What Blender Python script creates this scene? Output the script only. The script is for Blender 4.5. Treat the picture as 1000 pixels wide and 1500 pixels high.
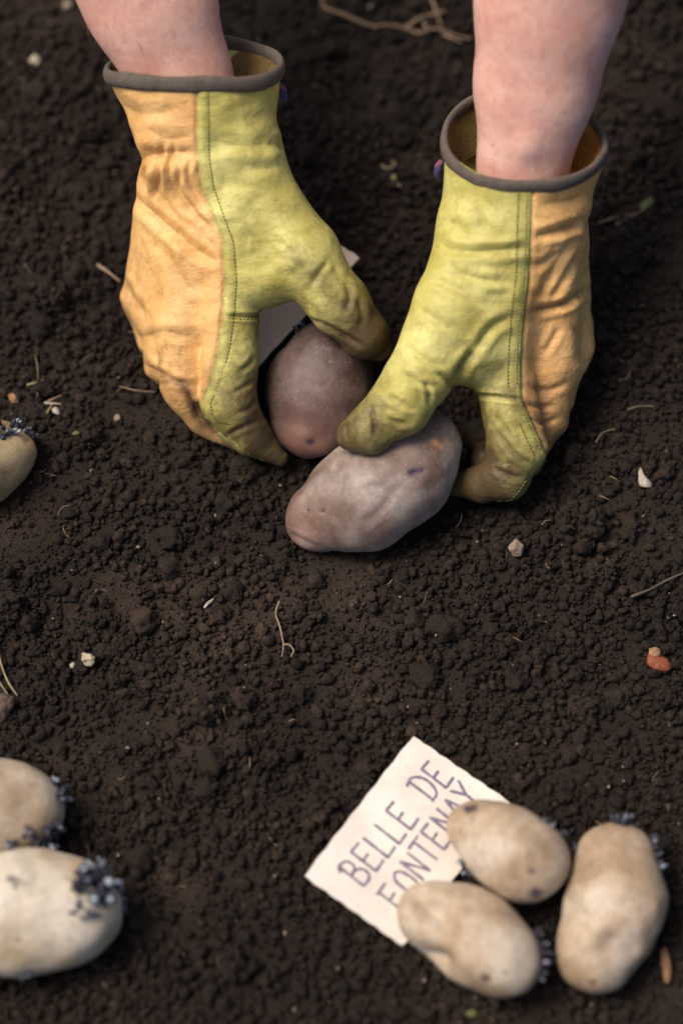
import bpy, math, random
import numpy as np
from mathutils import Vector

# ------------------------------------------------------------------ reset
for _o in list(bpy.data.objects):
    bpy.data.objects.remove(_o, do_unlink=True)
scene = bpy.context.scene
col = scene.collection
rng = np.random.default_rng(7)
random.seed(7)

# ------------------------------------------------------------------ camera
W, H = 1000.0, 1500.0            # the photograph's pixel grid
S = 0.0004                       # metres per photo pixel in the focus plane
DIST = 1.30
PITCH = math.radians(68)
FWD = np.array([0.0, math.cos(PITCH), -math.sin(PITCH)])
UPI = np.array([0.0, math.sin(PITCH), math.cos(PITCH)])
RGT = np.array([1.0, 0.0, 0.0])
CAM = -FWD * DIST
cam_data = bpy.data.cameras.new('camera')
cam = bpy.data.objects.new('camera', cam_data)
col.objects.link(cam)
cam.location = CAM
cam.rotation_euler = (math.pi/2 - PITCH, 0, 0)
cam_data.sensor_fit = 'VERTICAL'
cam_data.sensor_height = 36.0
cam_data.sensor_width = 24.0
cam_data.lens = 36.0 * DIST / (H * S)
cam_data.clip_start = 0.05
cam_data.clip_end = 200
cam_data.dof.use_dof = True
cam_data.dof.focus_distance = DIST - 0.022
cam_data.dof.aperture_fstop = 1.8
scene.camera = cam

# ------------------------------------------------------------------ light
SUN_EL, SUN_AZ = math.radians(60), math.radians(-76)   # azimuth from +y (top of picture), negative = left
world = bpy.data.worlds.new('World')
scene.world = world
world.use_nodes = True
wn = world.node_tree.nodes
sky = wn.new('ShaderNodeTexSky')
sky.sky_type = 'NISHITA'
sky.sun_disc = False
sky.sun_elevation = SUN_EL
sky.sun_rotation = SUN_AZ
sky.air_density = 0.7
sky.dust_density = 4.0
sky.ozone_density = 0.6
bg = wn['Background']
bg.inputs['Strength'].default_value = 0.058
world.node_tree.links.new(sky.outputs[0], bg.inputs['Color'])
sun_data = bpy.data.lights.new('sun', 'SUN')
sun_data.energy = 1.5
sun_data.angle = math.radians(27)
sun_data.color = (1.0, 0.90, 0.78)
sun = bpy.data.objects.new('sun', sun_data)
col.objects.link(sun)
sd = Vector((math.sin(SUN_AZ)*math.cos(SUN_EL), math.cos(SUN_AZ)*math.cos(SUN_EL), math.sin(SUN_EL)))
sun.location = sd * 3
sun.rotation_euler = (-sd).to_track_quat('-Z', 'Y').to_euler()
scene.view_settings.view_transform = 'Standard'
scene.view_settings.look = 'None'
scene.view_settings.gamma = 1.0
scene.view_settings.exposure = 1.22
scene.render.engine = 'CYCLES'
scene.render.resolution_x, scene.render.resolution_y = 682, 1024

# ------------------------------------------------------------------ photo -> place
def ray(px, py):
    return FWD*DIST + RGT*((px-W/2)*S) + UPI*((H/2-py)*S)
def Q(px, py, d=0.0):
    """point seen at (px,py), d photo-pixels nearer than the focus plane"""
    return CAM + ray(px, py) * ((DIST - d*S)/DIST)
def RS(d):
    return S*(DIST - d*S)/DIST
def P(px, py, z=0.0):
    """point seen at (px,py) that lies z metres above the soil's datum"""
    r = ray(px, py)
    return CAM + r*((z-CAM[2])/r[2])
def PR(px, py, z=0.0):
    return S*np.dot(P(px, py, z)-CAM, FWD)/DIST
def pix(V):
    R = V - CAM
    k = DIST/(R @ FWD)
    return np.stack([W/2 + (R @ RGT)*k/S, H/2 - (R @ UPI)*k/S], 1)

# ------------------------------------------------------------------ noise
def _hash(ix, iy, iz, seed):
    n = (ix.astype(np.int64)*374761393 + iy.astype(np.int64)*668265263 + iz.astype(np.int64)*2147483647 + seed*1274126177) & 0x7fffffff
    n = ((n ^ (n >> 13))*1103515245 + 12345) & 0x7fffffff
    n = ((n ^ (n >> 11))*69069 + 1) & 0x7fffffff
    return (n % 65536)/32767.5 - 1.0
def noise3(p, seed=0):
    p = np.asarray(p, float)
    i = np.floor(p); f = p - i; u = f*f*f*(f*(f*6-15)+10)
    r = 0
    for dx in (0, 1):
        wx = u[:, 0] if dx else 1-u[:, 0]
        for dy in (0, 1):
            wy = u[:, 1] if dy else 1-u[:, 1]
            for dz in (0, 1):
                wz = u[:, 2] if dz else 1-u[:, 2]
                r = r + wx*wy*wz*_hash(i[:, 0]+dx, i[:, 1]+dy, i[:, 2]+dz, seed)
    return r
def fbm(p, seed=0, octv=3, gain=0.5):
    a, s, r = 1.0, 1.0, 0
    for k in range(octv):
        r = r + a*noise3(p*s, seed+k*17); a *= gain; s *= 2.03
    return r

# ------------------------------------------------------------------ materials
def mat(name):
    m = bpy.data.materials.new(name); m.use_nodes = True
    return m, m.node_tree.nodes, m.node_tree.links, m.node_tree.nodes['Principled BSDF']
def nd(nodes, typ, **kw):
    n = nodes.new(typ)
    for k, v in kw.items():
        if k in n.inputs: n.inputs[k].default_value = v
        else: setattr(n, k, v)
    return n
def ramp(nodes, links, src, stops):
    r = nodes.new('ShaderNodeValToRGB')
    while len(r.color_ramp.elements) < len(stops): r.color_ramp.elements.new(0.5)
    for e, (p, c) in zip(r.color_ramp.elements, stops):
        e.position = p; e.color = (*c, 1) if len(c) == 3 else c
    links.new(src, r.inputs[0]); return r.outputs[0]
def mix(nodes, links, fac, a, b, mode='MIX'):
    m = nodes.new('ShaderNodeMix'); m.data_type = 'RGBA'; m.blend_type = mode
    for sock, v in ((m.inputs[0], fac), (m.inputs[6], a), (m.inputs[7], b)):
        if isinstance(v, (int, float)): sock.default_value = v
        elif isinstance(v, tuple): sock.default_value = (*v, 1)
        else: links.new(v, sock)
    return m.outputs[2]
def attr(nodes, name):
    a = nodes.new('ShaderNodeAttribute'); a.attribute_name = name
    return a.outputs['Fac']
def bump(nodes, links, h, strength, dist, prev=None):
    b = nd(nodes, 'ShaderNodeBump', Strength=strength, Distance=dist)
    links.new(h, b.inputs['Height'])
    if prev is not None: links.new(prev, b.inputs['Normal'])
    return b.outputs[0]
def geo_noise(nodes, links, scale, detail=4, rough=0.55, dist=0.0):
    tc = nodes.new('ShaderNodeNewGeometry')
    n = nd(nodes, 'ShaderNodeTexNoise', Scale=scale, Detail=detail, Roughness=rough, Distortion=dist)
    links.new(tc.outputs['Position'], n.inputs['Vector'])
    return n.outputs['Fac']
def geo_vor(nodes, links, scale, feature='F1', rand=1.0):
    tc = nodes.new('ShaderNodeNewGeometry')
    n = nd(nodes, 'ShaderNodeTexVoronoi', Scale=scale, Randomness=rand); n.feature = feature
    links.new(tc.outputs['Position'], n.inputs['Vector'])
    return n.outputs['Distance']

def soil_material():
    m, n, l, b = mat('soil')
    tone = attr(n, 'tone')
    big = geo_noise(n, l, 9, 3)
    c1 = ramp(n, l, big, [(0.3, (0.0165, 0.0113, 0.0085)), (0.7, (0.037, 0.0260, 0.0197))])
    fine = geo_noise(n, l, 420, 4, 0.7)
    c2 = mix(n, l, 0.75, c1, ramp(n, l, fine, [(0.3, (0.42, 0.42, 0.42)), (0.72, (1.45, 1.40, 1.33))]), 'MULTIPLY')
    c3 = mix(n, l, 1.0, c2, ramp(n, l, tone, [(0.0, (0.55, 0.55, 0.56)), (0.6, (1.0, 0.98, 0.96)), (1.0, (2.05, 1.93, 1.80))]), 'MULTIPLY')
    speck = geo_noise(n, l, 900, 2, 0.6)
    c4 = mix(n, l, ramp(n, l, speck, [(0.74, (0, 0, 0)), (0.80, (0.5, 0.5, 0.5))]), c3, (0.13, 0.10, 0.075))
    l.new(c4, b.inputs['Base Color'])
    b.inputs['Roughness'].default_value = 0.9
    b.inputs['Specular IOR Level'].default_value = 0.25
    h1 = geo_noise(n, l, 520, 5, 0.7)
    v = geo_vor(n, l, 780)
    nn = bump(n, l, v, 0.7, 0.0008)
    nn = bump(n, l, h1, 1.0, 0.0014, nn)
    l.new(nn, b.inputs['Normal'])
    return m
M_SOIL = soil_material()

def leather(name, c_lo, c_hi, stain):
    m, n, l, b = mat(name)
    a = geo_noise(n, l, 38, 4, 0.6)
    c = ramp(n, l, a, [(0.3, c_lo), (0.68, c_hi)])
    f = geo_noise(n, l, 260, 3, 0.6)
    c = mix(n, l, 0.22, c, ramp(n, l, f, [(0.35, (0.72, 0.70, 0.66)), (0.65, (1.12, 1.12, 1.12))]), 'MULTIPLY')
    d = attr(n, 'dirt_shade')
    dn = geo_noise(n, l, 130, 5, 0.65, 0.4)
    mm = n.new('ShaderNodeMath'); mm.operation = 'MULTIPLY_ADD'
    l.new(dn, mm.inputs[0]); mm.inputs[1].default_value = 0.9; mm.inputs[2].default_value = -0.45
    ad = n.new('ShaderNodeMath'); ad.operation = 'ADD'; l.new(d, ad.inputs[0]); l.new(mm.outputs[0], ad.inputs[1])
    fac = ramp(n, l, ad.outputs[0], [(0.06, (0, 0, 0)), (0.36, (0.52, 0.52, 0.52)), (0.75, (0.96, 0.96, 0.96))])
    c = mix(n, l, fac, c, stain)
    w = geo_noise(n, l, 70, 6, 0.7, 1.2)
    c = mix(n, l, ramp(n, l, w, [(0.52, (0, 0, 0)), (0.76, (0.44, 0.44, 0.44))]), c, stain)
    spk = geo_noise(n, l, 620, 2, 0.5)
    c = mix(n, l, ramp(n, l, spk, [(0.74, (0, 0, 0)), (0.80, (0.35, 0.35, 0.35))]), c, (0.10, 0.06, 0.03))
    l.new(c, b.inputs['Base Color'])
    b.inputs['Roughness'].default_value = 0.5
    b.inputs['Specular IOR Level'].default_value = 0.4
    nn = bump(n, l, geo_vor(n, l, 1500), 0.16, 0.0004)
    nn = bump(n, l, geo_noise(n, l, 85, 4, 0.5, 1.0), 0.30, 0.003, nn)
    tc = n.new('ShaderNodeNewGeometry'); mp = n.new('ShaderNodeMapping')
    mp.inputs['Rotation'].default_value = (0.4, 0.2, 0.6); mp.inputs['Scale'].default_value = (1.0, 2.8, 1.4)
    l.new(tc.outputs['Position'], mp.inputs['Vector'])
    w2 = nd(n, 'ShaderNodeTexNoise', Scale=75, Detail=6, Roughness=0.62, Distortion=0.5); l.new(mp.outputs[0], w2.inputs['Vector'])
    nn = bump(n, l, w2.outputs['Fac'], 0.34, 0.0028, nn)
    w3 = nd(n, 'ShaderNodeTexNoise', Scale=230, Detail=4, Roughness=0.6, Distortion=0.8); l.new(mp.outputs[0], w3.inputs['Vector'])
    nn = bump(n, l, w3.outputs['Fac'], 0.30, 0.0011, nn)
    l.new(nn, b.inputs['Normal'])
    return m
M_ORANGE = leather('tan_leather', (0.66, 0.355, 0.115), (0.83, 0.50, 0.195), (0.13, 0.070, 0.030))
M_GREEN = leather('yellow_green_leather', (0.42, 0.36, 0.075), (0.62, 0.565, 0.19), (0.068, 0.040, 0.019))

def cloth(name, c, sc=900):
    m, n, l, b = mat(name)
    f = geo_noise(n, l, 180, 4, 0.6)
    l.new(mix(n, l, 0.6, c, ramp(n, l, f, [(0.3, (0.65,)*3), (0.7, (1.25,)*3)]), 'MULTIPLY'), b.inputs['Base Color'])
    b.inputs['Roughness'].default_value = 0.9
    b.inputs['Specular IOR Level'].default_value = 0.2
    l.new(bump(n, l, geo_vor(n, l, sc), 0.5, 0.0006), b.inputs['Normal'])
    return m
M_BIND = cloth('grey_brown_binding', (0.115, 0.092, 0.075))
M_LINING = cloth('olive_lining', (0.16, 0.105, 0.035), 700)
M_LINING2 = cloth('tan_lining', (0.34, 0.16, 0.03), 700)
M_THREAD = cloth('olive_thread', (0.20, 0.19, 0.045), 2500)
M_TAG1 = cloth('pink_tag', (0.20, 0.07, 0.11), 2000)
M_TAG2 = cloth('blue_tag', (0.05, 0.04, 0.11), 2000)

def skin_material():
    m, n, l, b = mat('skin')
    a = geo_noise(n, l, 42, 4, 0.6, 0.5)
    c = ramp(n, l, a, [(0.28, (0.56, 0.275, 0.215)), (0.5, (0.66, 0.375, 0.30)), (0.72, (0.73, 0.47, 0.385))])
    s = geo_noise(n, l, 210, 3, 0.6)
    c = mix(n, l, ramp(n, l, s, [(0.52, (0, 0, 0)), (0.72, (0.5, 0.5, 0.5))]), c, (0.52, 0.235, 0.185))
    l.new(c, b.inputs['Base Color'])
    b.inputs['Roughness'].default_value = 0.5
    b.inputs['Specular IOR Level'].default_value = 0.35
    b.inputs['Subsurface Weight'].default_value = 0.18
    b.inputs['Subsurface Radius'].default_value = (1.0, 0.35, 0.2)
    b.inputs['Subsurface Scale'].default_value = 0.004
    nn = bump(n, l, geo_vor(n, l, 900), 0.25, 0.0005)
    nn = bump(n, l, geo_noise(n, l, 120, 4, 0.6), 0.3, 0.0015, nn)
    l.new(nn, b.inputs['Normal'])
    return m
M_SKIN = skin_material()

def potato_material(name, c_a, c_b, c_c, lent=(0.60, 0.48, 0.36), smudge=0.4):
    m, n, l, b = mat(name)
    a = geo_noise(n, l, 26, 3, 0.55, 0.3)
    c = ramp(n, l, a, [(0.37, c_a), (0.5, c_b), (0.62, c_c)])
    f = geo_noise(n, l, 190, 5, 0.7)
    c = mix(n, l, 0.7, c, ramp(n, l, f, [(0.3, (0.74, 0.71, 0.67)), (0.7, (1.18, 1.18, 1.18))]), 'MULTIPLY')
    v = geo_vor(n, l, 300)
    c = mix(n, l, ramp(n, l, v, [(0.08, (0.32,)*3), (0.20, (0, 0, 0))]), c, lent)
    d = geo_noise(n, l, 75, 5, 0.7, 0.6)
    c = mix(n, l, ramp(n, l, d, [(0.56, (0, 0, 0)), (0.74, (smudge,)*3)]), c, (0.15, 0.10, 0.065))
    sk = geo_noise(n, l, 330, 6, 0.8)
    c = mix(n, l, ramp(n, l, sk, [(0.56, (0, 0, 0)), (0.67, (0.62,)*3)]), c, (0.10, 0.065, 0.042))
    c = mix(n, l, ramp(n, l, sk, [(0.30, (0.35,)*3), (0.40, (0, 0, 0))]), c, lent)
    c = mix(n, l, attr(n, 'blush'), c, (0.24, 0.115, 0.085))
    c = mix(n, l, attr(n, 'scar'), c, (0.52, 0.25, 0.11))
    e = attr(n, 'eye')
    c = mix(n, l, ramp(n, l, e, [(0.15, (0, 0, 0)), (0.7, (0.95,)*3)]), c, (0.035, 0.022, 0.045))
    l.new(c, b.inputs['Base Color'])
    b.inputs['Roughness'].default_value = 0.48
    b.inputs['Specular IOR Level'].default_value = 0.35
    nn = bump(n, l, sk, 0.40, 0.0009)
    nn = bump(n, l, geo_noise(n, l, 60, 4, 0.6, 0.6), 0.3, 0.003, nn)
    l.new(nn, b.inputs['Normal'])
    return m
M_POT_TAN = potato_material('tan_potato_skin', (0.32, 0.225, 0.14), (0.43, 0.33, 0.23), (0.50, 0.425, 0.335), smudge=0.48)
M_POT_PALE = potato_material('pale_potato_skin', (0.42, 0.33, 0.215), (0.55, 0.47, 0.36), (0.60, 0.54, 0.445), smudge=0.32)
M_POT_OLIVE = potato_material('olive_potato_skin', (0.22, 0.165, 0.085), (0.33, 0.25, 0.135), (0.38, 0.31, 0.18))
M_POT_GREY = potato_material('grey_potato_skin', (0.150, 0.102, 0.079), (0.240, 0.183, 0.155), (0.345, 0.292, 0.256), lent=(0.58, 0.44, 0.36), smudge=0.30)
M_POT_PURPLE = potato_material('purple_brown_potato_skin', (0.045, 0.027, 0.021), (0.074, 0.047, 0.040), (0.125, 0.086, 0.077), lent=(0.42, 0.32, 0.27), smudge=0.35)

def sprout_material():
    m, n, l, b = mat('sprout')
    t = attr(n, 'tip')
    c = ramp(n, l, t, [(0.15, (0.016, 0.013, 0.022)), (0.55, (0.038, 0.042, 0.068)), (0.90, (0.33, 0.38, 0.43))])
    f = geo_noise(n, l, 700, 4, 0.7)
    c = mix(n, l, 0.8, c, ramp(n, l, f, [(0.3, (0.4,)*3), (0.7, (1.5,)*3)]), 'MULTIPLY')
    l.new(c, b.inputs['Base Color'])
    b.inputs['Roughness'].default_value = 0.7
    l.new(bump(n, l, f, 0.6, 0.0006), b.inputs['Normal'])
    return m
M_SPROUT = sprout_material()

def simple(name, c, rough=0.8, var=0.5, sc=150, bs=300, bd=0.0006):
    m, n, l, b = mat(name)
    f = geo_noise(n, l, sc, 4, 0.65)
    l.new(mix(n, l, var, c, ramp(n, l, f, [(0.3, (0.55,)*3), (0.7, (1.3,)*3)]), 'MULTIPLY'), b.inputs['Base Color'])
    b.inputs['Roughness'].default_value = rough
    b.inputs['Specular IOR Level'].default_value = 0.3
    l.new(bump(n, l, geo_noise(n, l, bs, 4, 0.65), 0.5, bd), b.inputs['Normal'])
    return m
M_HAIR = simple('hair', (0.20, 0.10, 0.05), 0.5, 0.4)
M_CARD = simple('card', (0.71, 0.635, 0.56), 0.85, 0.34, 38, 500, 0.0003)
M_CARD2 = simple('pinkish_card', (0.82, 0.62, 0.47), 0.8, 0.15, 60, 500, 0.0002)
M_INK = simple('grey_violet_ink', (0.19, 0.165, 0.225), 0.8, 0.9, 350)
M_ROOT = simple('root', (0.27, 0.185, 0.12), 0.8, 0.6, 200)
M_ROOTP = simple('pale_root', (0.24, 0.175, 0.11), 0.7, 0.5, 200)
M_STRAW = simple('straw', (0.29, 0.215, 0.115), 0.6, 0.4, 200)
M_TWIG = simple('dark_twig', (0.10, 0.07, 0.05), 0.85, 0.7, 300)
M_STONE_W = simple('cream_stone', (0.42, 0.35, 0.24), 0.6, 0.4, 160)
M_STONE_B = simple('beige_stone', (0.25, 0.19, 0.14), 0.8, 0.5, 160)
M_TERRA = simple('terracotta', (0.22, 0.060, 0.026), 0.6, 0.5, 160)
M_SHELL = simple('shell', (0.36, 0.31, 0.25), 0.5, 0.6, 300)
M_LEAF = simple('dry_leaf', (0.28, 0.155, 0.075), 0.8, 0.6, 200)
M_GREENLEAF = simple('green_leaf', (0.09, 0.10, 0.03), 0.6, 0.5, 200)

# ------------------------------------------------------------------ mesh helpers
def mesh_obj(name, V, F, material, parent=None, attrs=None, smooth=True):
    me = bpy.data.meshes.new(name)
    V = np.ascontiguousarray(V, dtype=np.float32)
    if isinstance(F, np.ndarray):
        n, k = F.shape
        me.vertices.add(len(V)); me.vertices.foreach_set('co', V.ravel())
        me.loops.add(n*k); me.loops.foreach_set('vertex_index', np.ascontiguousarray(F, dtype=np.int32).ravel())
        me.polygons.add(n)
        me.polygons.foreach_set('loop_start', np.arange(0, n*k, k, dtype=np.int32))
        me.polygons.foreach_set('loop_total', np.full(n, k, dtype=np.int32))
        me.update(calc_edges=True)
    else:
        me.from_pydata(V.tolist(), [], F)
    me.polygons.foreach_set('use_smooth', np.full(len(me.polygons), smooth, dtype=bool))
    for an, av in (attrs or {}).items():
        a = me.attributes.new(an, 'FLOAT', 'POINT')
        a.data.foreach_set('value', np.ascontiguousarray(av, dtype=np.float32))
    me.materials.append(material)
    o = bpy.data.objects.new(name, me)
    col.objects.link(o)
    if parent is not None: o.parent = parent
    return o
def recenter(o, base):
    """move an object's origin to base, geometry and children's data stay put"""
    base = Vector(base)
    o.location = base
    if o.type == 'MESH':
        n = len(o.data.vertices); a = np.empty(n*3, np.float32)
        o.data.vertices.foreach_get('co', a)
        a = (a.reshape(-1, 3) - np.array(base)).astype(np.float32)
        o.data.vertices.foreach_set('co', a.ravel()); o.data.update()
def recenter_tree(o):
    bb = np.array([v.co for v in o.data.vertices])
    base = ((bb[:, 0].min()+bb[:, 0].max())/2, (bb[:, 1].min()+bb[:, 1].max())/2, bb[:, 2].min())
    recenter(o, base)
    for c in o.children: c.matrix_parent_inverse = o.matrix_parent_inverse.Translation(-Vector(base))
def tag(o, label, cat, group=None, kind=None):
    if kind: o['kind'] = kind
    if label: o['label'] = label
    if cat: o['category'] = cat
    if group: o['group'] = group
    return o

def smin(a, b, k):
    h = np.clip(0.5 + 0.5*(b-a)/k, 0, 1)
    return b + (a-b)*h - k*h*(1-h)
def cone(p, a, b, r1, r2):
    ab = b-a; t = np.clip(((p-a) @ ab)/(ab @ ab), 0, 1)
    return np.linalg.norm(p - a - t[:, None]*ab, axis=1) - (r1 + t*(r2-r1))
def chain(p, pts, k=0.003):
    """pts: (xyz, radius)"""
    d = None
    for (a, ra), (b, rb) in zip(pts[:-1], pts[1:]):
        e = cone(p, a, b, ra, rb)
        d = e if d is None else smin(d, e, k)
    return d

def surface_nets(f, lo, hi, h):
    lo = np.array(lo); n = np.ceil((np.array(hi)-lo)/h).astype(int)+1
    ax = [lo[i] + np.arange(n[i])*h for i in range(3)]
    # coarse pass to skip what is far from the surface
    F = np.empty(n, np.float32)
    YZ = np.stack(np.meshgrid(ax[1], ax[2], indexing='ij'), -1).reshape(-1, 2)
    cs = 4
    cax = [a[::cs] for a in ax]
    G = np.stack(np.meshgrid(*cax, indexing='ij'), -1).reshape(-1, 3)
    C = f(G).reshape([len(c) for c in cax]).astype(np.float32)
    for i in range(3): C = np.repeat(C, cs, axis=i)
    C = C[:n[0], :n[1], :n[2]] if all(C.shape[i] >= n[i] for i in range(3)) else C
    near = np.abs(C) < h*cs*2.2
    F[...] = C
    I = np.argwhere(near)
    vals = np.empty(len(I), np.float32)
    for s in range(0, len(I), 400000):
        vals[s:s+400000] = f(lo + I[s:s+400000]*h)
    F[near] = vals
    F = np.where(F == 0, 1e-9, F)
    s = F < 0
    cn = n-1
    cnt = np.zeros(cn, np.float32); acc = np.zeros((*cn, 3), np.float32)
    quads = []
    eidx = []
    for a in range(3):
        sl0 = [slice(None)]*3; sl1 = [slice(None)]*3
        sl0[a] = slice(0, -1); sl1[a] = slice(1, None)
        F0 = F[tuple(sl0)]; F1 = F[tuple(sl1)]
        m = (F0 < 0) != (F1 < 0)
        e = np.argwhere(m)
        t = (F0/(np.where(m, F0-F1, 1)))[m]
        pos = e.astype(np.float32); pos[:, a] += t
        b, c = (a+1) % 3, (a+2) % 3
        for db in (0, 1):
            for dc in (0, 1):
                ce = e.copy(); ce[:, b] -= db; ce[:, c] -= dc
                ok = (ce >= 0).all(1) & (ce < cn).all(1)
                q = ce[ok]
                np.add.at(cnt, tuple(q.T), 1)
                np.add.at(acc, tuple(q.T), pos[ok])
        eidx.append((e, (F0 < 0)[m]))
    act = cnt > 0
    vid = np.full(cn, -1, np.int64); vid[act] = np.arange(act.sum())
    V = lo + (acc[act]/cnt[act][:, None])*h
    for a in range(3):
        e, neg = eidx[a]
        b, c = (a+1) % 3, (a+2) % 3
        ok = (e[:, b] > 0) & (e[:, c] > 0) & (e[:, b] < cn[b]) & (e[:, c] < cn[c])
        e = e[ok]; neg = neg[ok]
        def cell(db, dc):
            q = e.copy(); q[:, b] -= db; q[:, c] -= dc
            return vid[tuple(q.T)]
        qd = np.stack([cell(1, 1), cell(0, 1), cell(0, 0), cell(1, 0)], 1)
        qd[~neg] = qd[~neg][:, ::-1]
        quads.append(qd)
    Fq = np.concatenate(quads)
    for _ in range(3):
        d = f(V); g = np.empty_like(V); ep = h*0.35
        for i in range(3):
            o = np.zeros(3); o[i] = ep
            g[:, i] = (f(V+o)-f(V-o))/(2*ep)
        gl = np.maximum((g*g).sum(1), 0.15)
        V = V - np.clip(d/gl, -h, h)[:, None]*g
        # tangential relaxation
        V = relax(V, Fq, 0.35, tangential=True)
    return V, Fq
def relax(V, F, w, tangential=False):
    k = F.shape[1]
    s = np.zeros_like(V); c = np.zeros(len(V))
    for i in range(k):
        for j in ((i+1) % k, (i-1) % k):
            np.add.at(s, F[:, i], V[F[:, j]]); np.add.at(c, F[:, i], 1)
    dlt = s/np.maximum(c, 1)[:, None] - V
    if tangential:
        N = normals(V, F); dlt -= N*(dlt*N).sum(1)[:, None]
    return V + w*dlt
def normals(V, F):
    if F.shape[1] == 4: fn = np.cross(V[F[:, 2]]-V[F[:, 0]], V[F[:, 3]]-V[F[:, 1]])
    else: fn = np.cross(V[F[:, 1]]-V[F[:, 0]], V[F[:, 2]]-V[F[:, 0]])
    N = np.zeros_like(V)
    for i in range(F.shape[1]): np.add.at(N, F[:, i], fn)
    return N/np.maximum(np.linalg.norm(N, axis=1), 1e-12)[:, None]
def tri(F):
    return np.concatenate([F[:, [0, 1, 2]], F[:, [0, 2, 3]]]) if F.shape[1] == 4 else F
def clip(V, F, s, keep=1):
    """keep the part of a triangle mesh where s*keep >= 0, cut on the exact line; V may carry extra columns"""
    s = s*keep
    p = s >= 0
    k = p[F].sum(1)
    full = F[k == 3]
    out = [full]; newV = [V]; newS = [s]; base = len(V)
    for cntp in (1, 2):
        T = F[k == cntp]
        if not len(T): continue
        odd = p[T] if cntp == 1 else ~p[T]
        r = np.argmax(odd, 1)
        T = np.stack([T[np.arange(len(T)), (r+i) % 3] for i in range(3)], 1)
        def cut(a, b):
            t = (s[a]/(s[a]-s[b]))[:, None]
            return V[a] + (V[b]-V[a])*t
        A = cut(T[:, 0], T[:, 1]); B = cut(T[:, 0], T[:, 2]); n = len(T)
        ia = base+np.arange(n); ib = base+n+np.arange(n)
        newV += [A, B]; newS.append(np.zeros(2*n)); base += 2*n
        if cntp == 1: out.append(np.stack([T[:, 0], ia, ib], 1))
        else: out += [np.stack([ia, T[:, 1], T[:, 2]], 1), np.stack([ia, T[:, 2], ib], 1)]
    V2 = np.concatenate(newV); F2 = np.concatenate(out); S2 = np.concatenate(newS)
    # weld
    key = np.round(V2[:, :3]*2e6).astype(np.int64)
    _, first, inv = np.unique(key, axis=0, return_index=True, return_inverse=True)
    inv = inv.ravel()
    F2 = inv[F2]; V2 = V2[first]; S2 = S2[first]
    F2 = F2[(F2[:, 0] != F2[:, 1]) & (F2[:, 1] != F2[:, 2]) & (F2[:, 0] != F2[:, 2])]
    used = np.zeros(len(V2), bool); used[F2.ravel()] = True
    mp = np.cumsum(used)-1
    return V2[used], mp[F2], S2[used]

def polydist(XY, pts):
    """distance to an image polyline, and how far along it (0..1)"""
    pts = np.asarray(pts, float)
    seg = np.linalg.norm(np.diff(pts, axis=0), axis=1); tot = seg.sum(); acc = 0
    best = np.full(len(XY), 1e9); par = np.zeros(len(XY))
    for a, b, L in zip(pts[:-1], pts[1:], seg):
        ab = b-a; t = np.clip(((XY-a) @ ab)/(L*L), 0, 1)
        d = np.linalg.norm(XY - a - t[:, None]*ab, axis=1)
        u = d < best
        best[u] = d[u]; par[u] = (acc + t[u]*L)/tot
        acc += L
    return best, par
def smooth_path(pts, n=8):
    pts = np.asarray(pts, float)
    if len(pts) < 3: return pts
    E = np.vstack([2*pts[0]-pts[1], pts, 2*pts[-1]-pts[-2]])
    out = []
    for i in range(1, len(E)-2):
        for t in np.linspace(0, 1, n, endpoint=False):
            a, b, c, d = E[i-1], E[i], E[i+1], E[i+2]
            out.append(0.5*((2*b)+(c-a)*t+(2*a-5*b+4*c-d)*t*t+(3*b-a-3*c+d)*t**3))
    out.append(pts[-1])
    return np.array(out)
def tube(pts, rad, sides=8, closed=False, flat=1.0, up=None, caps=True):
    pts = np.asarray(pts, float); n = len(pts)
    rad = np.broadcast_to(np.asarray(rad, float), (n,))
    if closed: T = np.roll(pts, -1, 0)-np.roll(pts, 1, 0)
    else: T = np.gradient(pts, axis=0)
    T /= np.maximum(np.linalg.norm(T, axis=1), 1e-12)[:, None]
    up = np.array([0, 0, 1.0]) if up is None else np.asarray(up, float)
    B = np.cross(T, up)
    bl = np.linalg.norm(B, axis=1); B[bl < 1e-3] = np.cross(T[bl < 1e-3], [1, 0, 0.3])
    B /= np.linalg.norm(B, axis=1)[:, None]
    N = np.cross(B, T)
    an = np.arange(sides)*2*math.pi/sides
    V = (pts[:, None] + rad[:, None, None]*(np.cos(an)[None, :, None]*B[:, None] + flat*np.sin(an)[None, :, None]*N[:, None])).reshape(-1, 3)
    F = []
    m = n if closed else n-1
    for i in range(m):
        for j in range(sides):
            a = i*sides+j; b = i*sides+(j+1) % sides
            c = ((i+1) % n)*sides+(j+1) % sides; d = ((i+1) % n)*sides+j
            F.append([a, b, c, d])
    F = np.array(F)
    if not closed and caps:
        T3 = []
        base = len(V)
        V = np.vstack([V, pts[0]-T[0]*rad[0]*0.6, pts[-1]+T[-1]*rad[-1]*0.6])
        for j in range(sides):
            T3.append([base, (j+1) % sides, j, base])
            T3.append([base+1, (n-1)*sides+j, (n-1)*sides+(j+1) % sides, base+1])
        Ft = np.concatenate([np.concatenate([F[:, [0, 1, 2]], F[:, [0, 2, 3]]]), np.array(T3)[:, :3]])
        return V, Ft
    return V, np.concatenate([F[:, [0, 1, 2]], F[:, [0, 2, 3]]])
def join(parts):
    Vs, Fs, b = [], [], 0
    for V, F in parts:
        Vs.append(V); Fs.append(F+b); b += len(V)
    return np.concatenate(Vs), np.concatenate(Fs)
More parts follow.
